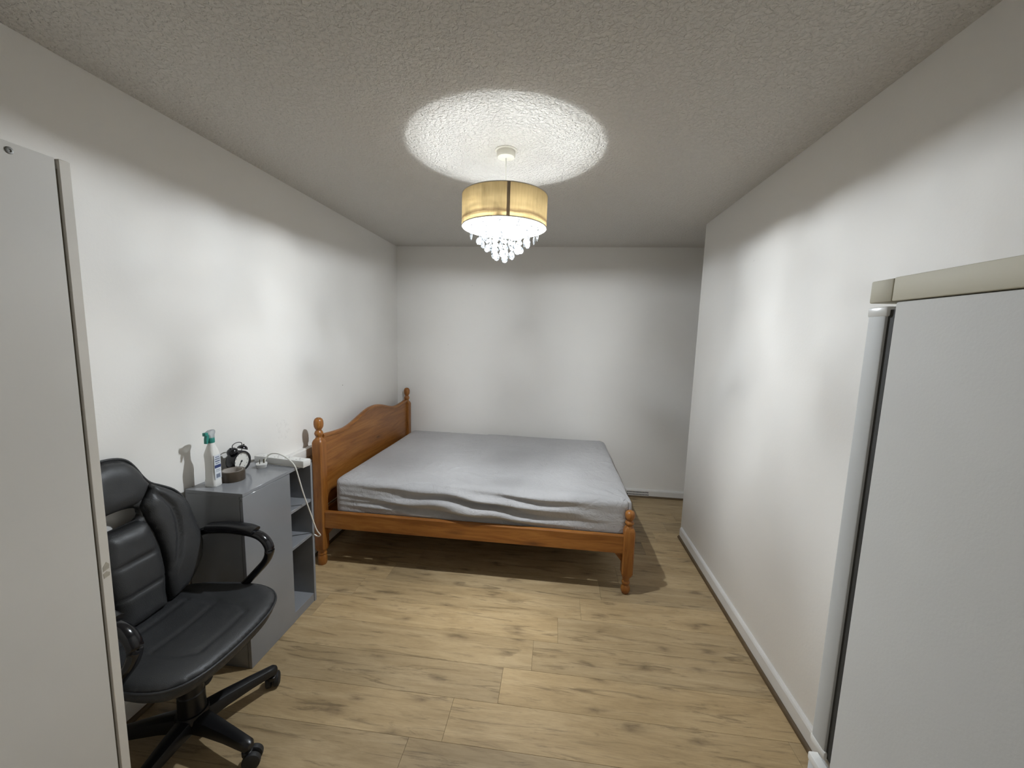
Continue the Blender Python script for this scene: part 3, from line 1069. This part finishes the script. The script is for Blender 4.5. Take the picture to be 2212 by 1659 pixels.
# ------------------------------------------------------------------ things on the cabinet
# spray bottle (lever towards the room's front)
bot = thing('spray_bottle', 'white spray bottle with teal trigger standing on the grey cabinet', 'bottle', (-1.532, 1.572, CZ))
bot.scale = (0.85, 0.85, 1.0)
def loft(bm, secs, n=28, p=3.2):
    rings = []
    for (z, a, b, ox, oy, pw) in secs:
        ring = []
        for i in range(n):
            th = 2 * PI * i / n
            c, s = math.cos(th), math.sin(th)
            ring.append(bm.verts.new((ox + a * math.copysign(abs(c) ** (2 / pw), c), oy + b * math.copysign(abs(s) ** (2 / pw), s), z)))
        rings.append(ring)
    for a, b in zip(rings[:-1], rings[1:]):
        for i in range(n):
            bm.faces.new((a[i], a[(i + 1) % n], b[(i + 1) % n], b[i]))
    bm.faces.new(list(reversed(rings[0]))); bm.faces.new(rings[-1])
    bmesh.ops.recalc_face_normals(bm, faces=bm.faces)
    return bm
bm = bmesh.new()
loft(bm, [(0.0, 0.030, 0.026, 0, 0, 4), (0.004, 0.0325, 0.0285, 0, 0, 4), (0.030, 0.032, 0.028, 0, 0, 4), (0.034, 0.0305, 0.0265, 0, 0, 4), (0.075, 0.0285, 0.0255, 0, 0, 4), (0.110, 0.0285, 0.0255, 0, 0, 4), (0.143, 0.031, 0.027, 0, 0, 4),
          (0.149, 0.031, 0.027, 0, 0, 3.6), (0.160, 0.028, 0.025, 0, 0, 3.2), (0.180, 0.0215, 0.0195, 0, 0, 2.5), (0.193, 0.0165, 0.0165, 0, 0, 2.0), (0.203, 0.0155, 0.0155, 0, 0, 2.0)])
obj('bottle_body', bm, M['white_plastic'], bot, 35)
lathe_obj('collar', [(0.0165, 0.201), (0.0175, 0.203), (0.0172, 0.222), (0.016, 0.224), (0.0, 0.224)], M['teal'], bot, 24)
bm = bmesh.new()
loft(bm, [(0.223, 0.0145, 0.016, 0, 0.001, 2.5), (0.236, 0.013, 0.0185, 0, 0.0, 2.6), (0.243, 0.0125, 0.024, 0, -0.001, 3), (0.252, 0.012, 0.025, 0, 0.000, 3), (0.258, 0.0085, 0.018, 0, 0.002, 2.6)])
obj('spray_head', bm, M['frosted'], bot, 50)
bm = bmesh.new()
box(bm, -0.009, 0.009, -0.040, -0.022, 0.237, 0.252, 0.002, 2)
obj('nozzle', bm, M['teal'], bot, 40)
bm = bmesh.new()
prism(bm, [(-0.017, 0.240), (-0.029, 0.239), (-0.033, 0.222), (-0.034, 0.202), (-0.027, 0.200), (-0.022, 0.212), (-0.017, 0.226)], -0.0075, 0.0075, 'X')
obj('trigger', bm, M['teal'], bot)
# label on the side that faces the room
lab = box_obj('label', (0.0302, 0.0312, -0.020, 0.020, 0.034, 0.146), M['label_pale'], bot)
box_obj('label_band', (0.0312, 0.0316, -0.019, 0.019, 0.086, 0.100), M['label_blue'], lab)
rr = random.Random(3)
for z, w, h, mm in ((0.136, 0.013, 0.0035, 'label_blue'), (0.127, 0.016, 0.006, 'label_grey'), (0.117, 0.015, 0.005, 'label_blue'), (0.107, 0.012, 0.005, 'label_grey'), (0.077, 0.012, 0.003, 'label_grey'), (0.070, 0.014, 0.002, 'label_grey')):
    x = -w
    bm = bmesh.new()
    while x < w:
        l = rr.uniform(0.003, 0.007)
        box(bm, 0.0312, 0.0315, x, min(w, x + l), z - h / 2, z + h / 2)
        x += l + 0.0012
    obj('label_text', bm, M[mm], lab)
box_obj('label_panel', (0.0312, 0.0315, -0.012, 0.012, 0.040, 0.058), M['label_grey'], lab)

# parcel tape
tp = thing('tape_roll', 'roll of brown parcel tape lying flat in front of the clock', 'tape', (-1.506, 1.652, CZ))
lathe_obj('tape_band', [(0.041, 0.0), (0.0495, 0.0), (0.0503, 0.0015), (0.0503, 0.0465), (0.0495, 0.048), (0.041, 0.048), (0.041, 0.0)], M['tape'], tp, 56, cap=False)
lathe_obj('card_core', [(0.0385, 0.0003), (0.0409, 0.0003), (0.0409, 0.0477), (0.0385, 0.0477), (0.0385, 0.0003)], M['card'], tp, 56, cap=False)

# twin bell alarm clock, dial towards the room
clk = thing('alarm_clock', 'black twin bell alarm clock with cream dial on the cabinet', 'clock', (-1.563, 1.750, CZ), math.radians(-4))
cr, cz = 0.0515, 0.0575
lathe_obj('clock_case', [(0.0, -0.030), (0.040, -0.029), (0.049, -0.022), (cr, -0.014), (cr, 0.024), (cr - 0.002, 0.028), (cr - 0.0065, 0.028), (cr - 0.0075, 0.019), (0.0, 0.019)], M['black_gloss'], clk, 48, axis='X', center=(0, 0, cz))
dial = lathe_obj('dial', [(0.0, 0.0192), (cr - 0.0076, 0.0192), (cr - 0.0076, 0.0200), (0.0, 0.0200)], M['dial'], clk, 40, axis='X', center=(0, 0, cz))
# numerals as flat print on the dial
for k in range(1, 13):
    a = PI / 2 - k * PI / 6
    cu = bpy.data.curves.new('numeral', 'FONT')
    cu.body = str(k); cu.size = 0.0105; cu.align_x = 'CENTER'; cu.align_y = 'CENTER'; cu.extrude = 0.0001
    tmp_o = bpy.data.objects.new('tmp_text', cu); COL.objects.link(tmp_o)
    bpy.context.view_layer.update()
    me = bpy.data.meshes.new_from_object(tmp_o.evaluated_get(bpy.context.evaluated_depsgraph_get()))
    bpy.data.objects.remove(tmp_o); bpy.data.curves.remove(cu)
    o = new_obj('numeral', me, M['ink'], dial)
    o.matrix_local = Matrix.Translation((0.0202, 0.0352 * math.cos(a), cz + 0.0352 * math.sin(a))) @ Matrix(((0, 0, 1), (1, 0, 0), (0, 1, 0))).to_4x4()
def hand(name, ang, L, w, x):
    bm = bmesh.new()
    box(bm, x, x + 0.0008, -w, w, -0.006, L)
    bmesh.ops.rotate(bm, verts=bm.verts, cent=(0, 0, 0), matrix=Matrix.Rotation(-ang, 3, 'X'))
    bmesh.ops.translate(bm, verts=bm.verts, vec=(0, 0, cz))
    return obj(name, bm, M['ink'], clk)
hand('hour_hand', math.radians(216), 0.020, 0.0018, 0.0208)
hand('minute_hand', math.radians(212), 0.033, 0.0011, 0.0218)
lathe_obj('hand_boss', [(0.0, 0.0205), (0.0042, 0.0205), (0.0042, 0.0235), (0.0, 0.0235)], M['ink'], clk, 16, axis='X', center=(0, 0, cz))
for s in (-1, 1):
    bm = bmesh.new()
    lathe(bm, [(0.0, -0.002), (0.0055, -0.002), (0.024, -0.001), (0.0238, 0.003), (0.0205, 0.011), (0.013, 0.017), (0.004, 0.0195), (0.0035, 0.024), (0.0, 0.025)], 28)
    bmesh.ops.rotate(bm, verts=bm.verts, cent=(0, 0, 0), matrix=Matrix.Rotation(math.radians(-27 * s), 3, 'X'))
    bmesh.ops.translate(bm, verts=bm.verts, vec=(0, 0.029 * s, cz + 0.0535))
    b = obj('bell', bm, M['black_gloss'], clk, 40)
    bm = bmesh.new()
    sweep(bm, [Vector((0, 0.0225 * s, cz + 0.044)), Vector((0, 0.0295 * s, cz + 0.056))], circ(0.0025, 8), up=Vector((1, 0, 0)))
    obj('bell_stem', bm, M['steel'], b, 50)
    tube_obj('foot', [(0.0, 0.026 * s, cz - 0.043), (0.002, 0.034 * s, 0.0025)], 0.0032, M['black_gloss'], clk, 8, 2, up=Vector((1, 0, 0)))
tube_obj('handle', [(0, -0.027, cz + 0.066), (0, -0.027, cz + 0.083), (0, -0.018, cz + 0.090), (0, 0.0, cz + 0.0935), (0, 0.018, cz + 0.090), (0, 0.027, cz + 0.083), (0, 0.027, cz + 0.066)], 0.0018, M['black_gloss'], clk, 8, 6, up=Vector((1, 0, 0)))
tube_obj('hammer', [(0, 0.0, cz + 0.049), (0, 0.0, cz + 0.066)], 0.0016, M['steel'], clk, 8, 2, up=Vector((1, 0, 0)))

# four gang extension lead
stp = thing('power_strip', 'white four socket power strip lying at the back of the cabinet', 'power strip', (-1.440, 1.905, CZ), math.radians(-6.7))
body = box_obj('strip_body', (-0.155, 0.155, -0.027, 0.027, 0.004, 0.036), M['white_plastic'], stp, 0.003, 2)
box_obj('strip_base', (-0.152, 0.152, -0.025, 0.025, 0.0, 0.004), M['cord_white'], stp)
for i in range(4):
    x = 0.112 - i * 0.068
    sk = box_obj('socket', (x - 0.029, x + 0.029, -0.023, 0.023, 0.036, 0.0366), M['white_plastic'], stp, 0.0, 1)
    bm = bmesh.new()
    box(bm, x - 0.010, x - 0.006, 0.006, 0.013, 0.0362, 0.0369)
    box(bm, x - 0.018, x - 0.011, -0.012, -0.009, 0.0362, 0.0369)
    box(bm, x + 0.004, x + 0.011, -0.012, -0.009, 0.0362, 0.0369)
    obj('socket_hole', bm, M['gap'], sk)
# plug lying pins up
plug = thing('plug', 'white three pin plug with a long white flex lying beside the clock', 'plug', (-1.500, 1.829, CZ), math.radians(-52))
bm = bmesh.new()
loft(bm, [(0.0, 0.019, 0.020, 0, 0, 3), (0.003, 0.0215, 0.0225, 0, 0, 3), (0.014, 0.0225, 0.0235, 0, 0, 3.2), (0.017, 0.0245, 0.0255, 0, 0, 3.4), (0.022, 0.0245, 0.0255, 0, 0, 3.4), (0.0235, 0.023, 0.024, 0, 0, 3.4)])
obj('plug_body', bm, M['white_plastic'], plug, 35)
box_obj('earth_pin', (-0.002, 0.002, 0.007, 0.014, 0.0235, 0.044), M['brass'], plug, 0.0006, 1)
for s in (-1, 1):
    box_obj('live_pin', (0.011 * s - 0.0032, 0.011 * s + 0.0032, -0.010, -0.0065, 0.0235, 0.040), M['brass'], plug, 0.0006, 1)
flex = tube_obj('flex', [(-1.505, 1.846, CZ + 0.012), (-1.500, 1.862, CZ + 0.040), (-1.478, 1.868, CZ + 0.062), (-1.445, 1.870, CZ + 0.067), (-1.410, 1.866, CZ + 0.060), (-1.372, 1.862, CZ + 0.042), (-1.335, 1.858, CZ + 0.008),
        (-1.318, 1.862, CZ - 0.06), (-1.312, 1.885, CZ - 0.150), (-1.312, 1.935, CZ - 0.275), (-1.312, 1.985, CZ - 0.400), (-1.312, 2.020, CZ - 0.452), (-1.316, 2.023, CZ - 0.462), (-1.325, 2.016, CZ - 0.462), (-1.36, 2.012, CZ - 0.455), (-1.45, 2.03, CZ - 0.55), (-1.52, 2.06, CZ - 0.70), (-1.55, 2.10, 0.006)], 0.0036, M['cord_white'], None, 10, 6)
flex.parent = plug
flex.matrix_parent_inverse = (Matrix.Translation(plug.location) @ Matrix.Rotation(math.radians(-52), 4, 'Z')).inverted()
flex['label'] = 'white flex looping over the cabinet edge'

# ------------------------------------------------------------------ office chair
chair = thing('office_chair', 'black leatherette office chair on castors beside the white cupboard', 'chair', (-1.31, 1.19, 0), 0.0)
# seat: u forward (+X), v sideways (+Y)
half = [(0.232, 0.0), (0.230, 0.08), (0.221, 0.150), (0.198, 0.208), (0.155, 0.245), (0.09, 0.262), (0.0, 0.262), (-0.09, 0.252), (-0.17, 0.235), (-0.225, 0.205), (-0.245, 0.14), (-0.25, 0.0)]
loop = half + [(u, -v) for u, v in reversed(half[1:-1])]
seat_loop = smooth_loop(loop, 4)
def seat_map(u, v, h):
    return (u, v, 0.452 + h - 0.010 * (max(0, u) / 0.23) ** 2 + 0.010 * (v / 0.26) ** 2)
gro = [[(-0.13, -0.13), (-0.13, 0.13)], [(0.0, -0.13), (0.0, 0.13)], [(-0.22, 0.13), (0.10, 0.13), (0.15, 0.10)], [(-0.22, -0.13), (0.10, -0.13), (0.15, -0.10)], [(0.15, -0.10), (0.155, 0.0), (0.15, 0.10)]]
bm = puff([seat_loop], 0.024, 0.060, 0.004, seat_map, 0.010, gro, 0.009, 0.005, extra=lambda x, y: -0.012 * math.exp(-((x + 0.06) / 0.14) ** 2 - (y / 0.16) ** 2))
obj('seat', bm, M['leather'], chair, 180)
bm = puff([[(u * 0.985, v * 0.985) for u, v in seat_loop]], 0.0, 0.05, 0.052, lambda u, v, h: seat_map(u, v, h - 0.002), 0.010, rb=0.03)
obj('seat_shell', bm, M['leather'], chair, 180)
bm = bmesh.new()
pth = [Vector(seat_map(u, v, 0.001)) for u, v in resample(seat_loop, 0.012)]
pth.append(pth[0].copy())
sweep(bm, pth, circ(0.0042, 8), cap=False)
obj('seat_piping', bm, M['leather'], chair, 180)
# backrest, in (v, z)
def back_map(v, z, h):
    lean = -0.195 - 0.13 * (z - 0.5) - 0.05 * max(0, z - 0.80)
    return (lean + 0.42 * v * v + h + 0.012 * math.exp(-((z - 0.62) / 0.10) ** 2), v, z)
outR = [(0.0, 1.073), (0.05, 1.066), (0.080, 1.048), (0.100, 1.015), (0.115, 0.978), (0.135, 0.945), (0.17, 0.920), (0.207, 0.890), (0.231, 0.852), (0.244, 0.81), (0.252, 0.753), (0.258, 0.697), (0.258, 0.655), (0.245, 0.595), (0.218, 0.540), (0.175, 0.492), (0.10, 0.468), (0.0, 0.462)]
def sym(R):
    return R + [(-v, z) for v, z in reversed(R[1:-1])]
out_loop = smooth_loop(sym(outR), 3)
holeR = [(0.0, 0.884), (0.045, 0.880), (0.068, 0.870), (0.076, 0.852), (0.066, 0.832), (0.0, 0.828)]
hole = smooth_loop(sym(holeR), 2)
bm = puff([[(v * 1.0, z) for v, z in out_loop], hole], 0.010, 0.02, 0.034, lambda v, z, h: back_map(v, z, h - 0.006), 0.012)
obj('back_shell', bm, M['leather'], chair, 180)
bm = bmesh.new()
pth = [Vector(back_map(v, z, -0.004)) for v, z in resample([(v * 1.004, z) for v, z in out_loop], 0.012)]
pth.append(pth[0].copy())
sweep(bm, pth, circ(0.0045, 6), up=Vector((1, 0, 0)), cap=False)
obj('back_piping', bm, M['leather'], chair, 180)
# headrest pad
hr = [(0.0, 1.068), (0.048, 1.061), (0.076, 1.044), (0.096, 1.013), (0.111, 0.976), (0.121, 0.955), (0.106, 0.926), (0.084, 0.898), (0.060, 0.887), (0.0, 0.886)]
bm = puff([sym(hr)], 0.040, 0.05, 0.004, back_map, 0.010, extra=lambda v, z: 0.003 * noise.noise((v * 16, z * 16, 1)))
obj('headrest_pad', bm, M['leather'], chair, 180)
# side bolsters (each with an inner seam)
bol = [(0.125, 0.950), (0.17, 0.916), (0.203, 0.887), (0.227, 0.850), (0.240, 0.81), (0.248, 0.753), (0.254, 0.697), (0.254, 0.656), (0.241, 0.597), (0.214, 0.544), (0.172, 0.498), (0.100, 0.474),
       (0.094, 0.54), (0.103, 0.63), (0.105, 0.70), (0.099, 0.76), (0.083, 0.815), (0.082, 0.845), (0.076, 0.878), (0.090, 0.900), (0.110, 0.925)]
seam = [(0.108, 0.922), (0.140, 0.888), (0.163, 0.842), (0.171, 0.783), (0.164, 0.717), (0.138, 0.640), (0.110, 0.59)]
for s in (1, -1):
    bm = puff([[(v * s, z) for v, z in bol]], 0.036, 0.035, 0.004, back_map, 0.009, [[(v * s, z) for v, z in seam]], 0.008, 0.014)
    obj('side_bolster', bm, M['leather'], chair, 180)
lum = [(0.0, 0.828), (0.055, 0.829), (0.077, 0.820), (0.091, 0.755), (0.097, 0.70), (0.096, 0.63), (0.088, 0.54), (0.090, 0.474), (0.0, 0.468)]
bm = puff([sym(lum)], 0.048, 0.05, 0.004, back_map, 0.009, [[(-0.1, 0.712), (0.1, 0.712)], [(-0.1, 0.60), (0.1, 0.60)]], 0.006, 0.010,
          extra=lambda v, z: 0.004 * noise.noise((v * 30, z * 14, 2)) * max(0, (z - 0.72) / 0.08))
obj('lumbar_pad', bm, M['leather'], chair, 180)
# arms: closed plastic loops with a padded top
for s in (1, -1):
    V0 = 0.272 * s
    pth = catmull([(-0.215, V0 * 0.95, 0.655), (-0.17, V0, 0.684), (-0.06, V0, 0.699), (0.05, V0, 0.694), (0.105, V0, 0.672), (0.128, V0, 0.628), (0.112, V0, 0.577), (0.070, V0 * 0.98, 0.525), (0.020, V0 * 0.93, 0.468), (-0.02, V0 * 0.80, 0.425), (-0.03, V0 * 0.5, 0.405)], 7)
    bm = bmesh.new()
    sweep(bm, pth, circ(0.022, 16, 0.0155))
    arm = obj('armrest', bm, M['black_gloss'], chair, 180)
    bm = bmesh.new()
    pp = catmull([(-0.150, V0, 0.708), (-0.06, V0, 0.718), (0.03, V0, 0.716), (0.068, V0, 0.707)], 6)
    sweep(bm, pp, [(0.026, -0.008), (0.027, 0.002), (0.019, 0.009), (0, 0.0115), (-0.019, 0.009), (-0.027, 0.002), (-0.026, -0.008)])
    obj('arm_pad', bm, M['black_plastic'], arm, 60)
# mechanism, column, star base
bm = bmesh.new()
box(bm, -0.10, 0.10, -0.06, 0.06, 0.345, 0.392, 0.008, 2)
obj('tilt_mechanism', bm, M['black_plastic'], chair, 40)
bm = bmesh.new()
sweep(bm, catmull([(-0.08, 0, 0.37), (-0.20, 0, 0.38), (-0.262, 0, 0.44), (-0.262, 0, 0.60)], 6), [(-0.03, -0.006), (0.03, -0.006), (0.03, 0.006), (-0.03, 0.006)], up=Vector((0.3, 0, 1)))
obj('back_bar', bm, M['black_plastic'], chair, 40)
lathe_obj('gas_column', [(0.0, 0.07), (0.045, 0.07), (0.043, 0.20), (0.040, 0.204), (0.039, 0.275), (0.043, 0.279), (0.043, 0.300), (0.038, 0.304), (0.038, 0.345), (0.0, 0.345)], M['black_plastic'], chair, 28)
tube_obj('height_lever', [(0.03, 0.05, 0.36), (0.05, 0.12, 0.352), (0.055, 0.20, 0.345)], 0.006, M['black_plastic'], chair, 8, 3)
lathe_obj('base_hub', [(0.0, 0.060), (0.050, 0.062), (0.056, 0.072), (0.057, 0.105), (0.050, 0.128), (0.0, 0.132)], M['black_plastic'], chair, 28)
RLEG = 0.275
for k in range(5):
    a = math.radians(-12 + 72 * k)
    c, s = math.cos(a), math.sin(a)
    bm = bmesh.new()
    secs = []
    for t_, hw, hz, zc in ((0.035, 0.036, 0.030, 0.094), (0.10, 0.030, 0.025, 0.097), (0.19, 0.024, 0.020, 0.094), (0.255, 0.021, 0.0175, 0.089), (0.285, 0.0195, 0.016, 0.087), (0.295, 0.011, 0.010, 0.086)):
        secs.append([bm.verts.new((c * t_ - s * px * hw, s * t_ + c * px * hw, zc + pz * hz)) for px, pz in ((-1, -0.8), (1, -0.8), (1, 0.1), (0.75, 0.75), (0.3, 1.0), (-0.3, 1.0), (-0.75, 0.75), (-1, 0.1))])
    for A, B in zip(secs[:-1], secs[1:]):
        for i in range(8):
            bm.faces.new((A[i], A[(i + 1) % 8], B[(i + 1) % 8], B[i]))
    bm.faces.new(list(reversed(secs[0]))); bm.faces.new(secs[-1])
    bmesh.ops.recalc_face_normals(bm, faces=bm.faces)
    leg = obj('base_leg', bm, M['black_plastic'], chair, 40)
    # twin wheel castor
    ca = bmesh.new()
    sw = a + math.radians((35, 60, -70, 20, 150)[k])
    tx = Vector((math.cos(sw), math.sin(sw), 0)); ax = Vector((-tx.y, tx.x, 0))
    base = Vector((c * RLEG, s * RLEG, 0)) + tx * 0.016
    mat3 = Matrix((tx, ax, Vector((0, 0, 1)))).transposed()
    for side in (-1, 1):
        tmp = bmesh.new()
        lathe(tmp, [(0.0, -0.012), (0.021, -0.012), (0.0292, -0.008), (0.030, 0.0), (0.0292, 0.008), (0.021, 0.0125), (0.0, 0.014)], 22, axis='Y')
        for v in tmp.verts:
            if side < 0:
                v.co.y = -v.co.y
            v.co.y += 0.015 * side
            v.co = mat3 @ v.co + base + Vector((0, 0, 0.030))
        me_ = bpy.data.meshes.new('tmp'); tmp.to_mesh(me_); tmp.free()
        ca.from_mesh(me_); bpy.data.meshes.remove(me_)
    bmesh.ops.recalc_face_normals(ca, faces=ca.faces)
    obj('castor', ca, M['rubber'], leg, 40)
    hd = bmesh.new()
    lathe(hd, [(0.0, 0.046), (0.0175, 0.046), (0.0175, 0.060), (0.009, 0.066), (0.009, 0.080), (0.0, 0.081)], 16, cx=c * RLEG, cy=s * RLEG)
    obj('castor_hood', hd, M['black_plastic'], leg, 40)

# ------------------------------------------------------------------ white cupboard at the left edge
WX = -1.03
wd = thing('cupboard', 'white painted cupboard with a dark door gap at the left edge', 'cupboard', (-1.32, 0.35, 0))
def wb(x0, x1, y0, y1, z0, z1): return (x0 + 1.32, x1 + 1.32, y0 - 0.35, y1 - 0.35, z0, z1)
WZ = 1.893
YE = 0.766
box_obj('side_panel', wb(-1.61, WX, YE - 0.020, YE, 0.0, WZ), M['board_edge'], wd, 0.001, 1)
box_obj('side_panel', wb(-1.61, WX, -0.09, -0.07, 0.0, WZ), M['board_edge'], wd, 0.001, 1)
box_obj('top_panel', wb(-1.61, WX - 0.0225, -0.07, YE - 0.020, WZ - 0.018, WZ), M['white_board'], wd)
box_obj('bottom_panel', wb(-1.61, WX - 0.0225, -0.07, YE - 0.020, 0.05, 0.068), M['white_board'], wd)
box_obj('back_panel', wb(-1.616, -1.61, -0.07, YE - 0.020, 0.05, WZ), M['white_board'], wd)
gp = box_obj('door_gap_shade', wb(WX - 0.0226, WX - 0.006, YE - 0.0262, YE - 0.0202, 0.07, WZ - 0.02), M['gap'], wd)  # solid dark strip, its colour stands in for shade in the gap
gp['label'] = 'dark strip coloured as the shade in the gap between door and side panel'
dr = box_obj('door', wb(WX - 0.020, WX, 0.342, YE - 0.0262, 0.05, WZ - 0.001), M['white_board'], wd, 0.0012, 1)
box_obj('door', wb(WX - 0.020, WX, -0.066, 0.338, 0.05, WZ - 0.001), M['white_board'], wd, 0.0012, 1)
bm = bmesh.new()
lathe(bm, [(0.0, 0.0), (0.0062, 0.0), (0.0064, 0.0008), (0.0055, 0.0014), (0.0030, 0.0014), (0.0022, 0.0002), (0.0, 0.0002)], 20, axis='X', center=(WX + 1.32, 0.671 - 0.35, 1.884 - 0.008))
obj('screw', bm, M['dark_steel'], dr, 35)
bm = bmesh.new()
prism(bm, [(YE - 0.017 - 0.35, 0.985), (YE - 0.004 - 0.35, 0.988), (YE - 0.003 - 0.35, 0.998), (YE - 0.009 - 0.35, 1.006), (YE - 0.016 - 0.35, 0.997)], WX + 1.32, WX + 1.3204, 'X')
prism(bm, [(YE - 0.016 - 0.35, 0.968), (YE - 0.004 - 0.35, 0.970), (YE - 0.003 - 0.35, 0.978), (YE - 0.010 - 0.35, 0.983), (YE - 0.017 - 0.35, 0.980)], WX + 1.32, WX + 1.3204, 'X')
obj('grease_mark', bm, M['stain'], wd)

# ------------------------------------------------------------------ fridge freezer at the right edge
FX0, FX1 = 0.492, 1.034
fr = thing('fridge_freezer', 'white fridge freezer with yellowed top trim at the right edge', 'fridge', (0.763, 0.4, 0))
def fb(x0, x1, y0, y1, z0, z1): return (x0 - 0.763, x1 - 0.763, y0 - 0.4, y1 - 0.4, z0, z1)
YD0, YD1 = 0.660, 0.7
box_obj('cabinet', fb(FX0 + 0.003, FX1, 0.10, YD0 - 0.005, 0.03, 1.626), M['fridge'], fr, 0.003, 2)
tp_ = box_obj('top_trim', fb(FX0, FX1, 0.10, YD0 - 0.0008, 1.627, 1.662), M['yellowed'], fr, 0.002, 2)
box_obj('hinge_cap', fb(FX0, FX1, YD0, YD1 + 0.002, 1.627, 1.661), M['yellowed'], fr, 0.002, 2)
for nm, z0, z1 in (('fridge_door', 0.842, 1.619), ('freezer_door', 0.065, 0.816)):
    d = box_obj(nm, fb(FX0, FX1, YD0 + 0.006, YD1, z0, z1), M['fridge_door'], fr, 0.003, 2)
    box_obj('gasket', fb(FX0 + 0.004, FX1 - 0.004, YD0 - 0.005, YD0 + 0.0065, z0 + 0.004, z1 - 0.004), M['gasket'], d)
    box_obj('door_trim', fb(FX0 - 0.0012, FX1 + 0.0012, YD0 + 0.003, YD1 + 0.0012, z1 - 0.014, z1 + 0.0012), M['white_plastic'], d, 0.003, 2)
    box_obj('door_trim', fb(FX0 - 0.0012, FX1 + 0.0012, YD0 + 0.003, YD1 + 0.0012, z0 - 0.0012, z0 + 0.014), M['white_plastic'], d, 0.003, 2)
box_obj('middle_hinge', fb(FX0 + 0.01, FX0 + 0.06, YD0 - 0.004, YD1 - 0.006, 0.822, 0.836), M['steel'], fr, 0.002, 2)
for x in (FX0 + 0.05, FX1 - 0.05):
    for y in (0.15, 0.62):
        o = lathe_obj('foot', [(0.0, 0.0), (0.018, 0.0), (0.02, 0.004), (0.02, 0.012), (0.008, 0.014), (0.008, 0.031), (0.0, 0.031)], M['black_plastic'], fr, 16)
        o.location = (x - 0.763, y - 0.4, 0)
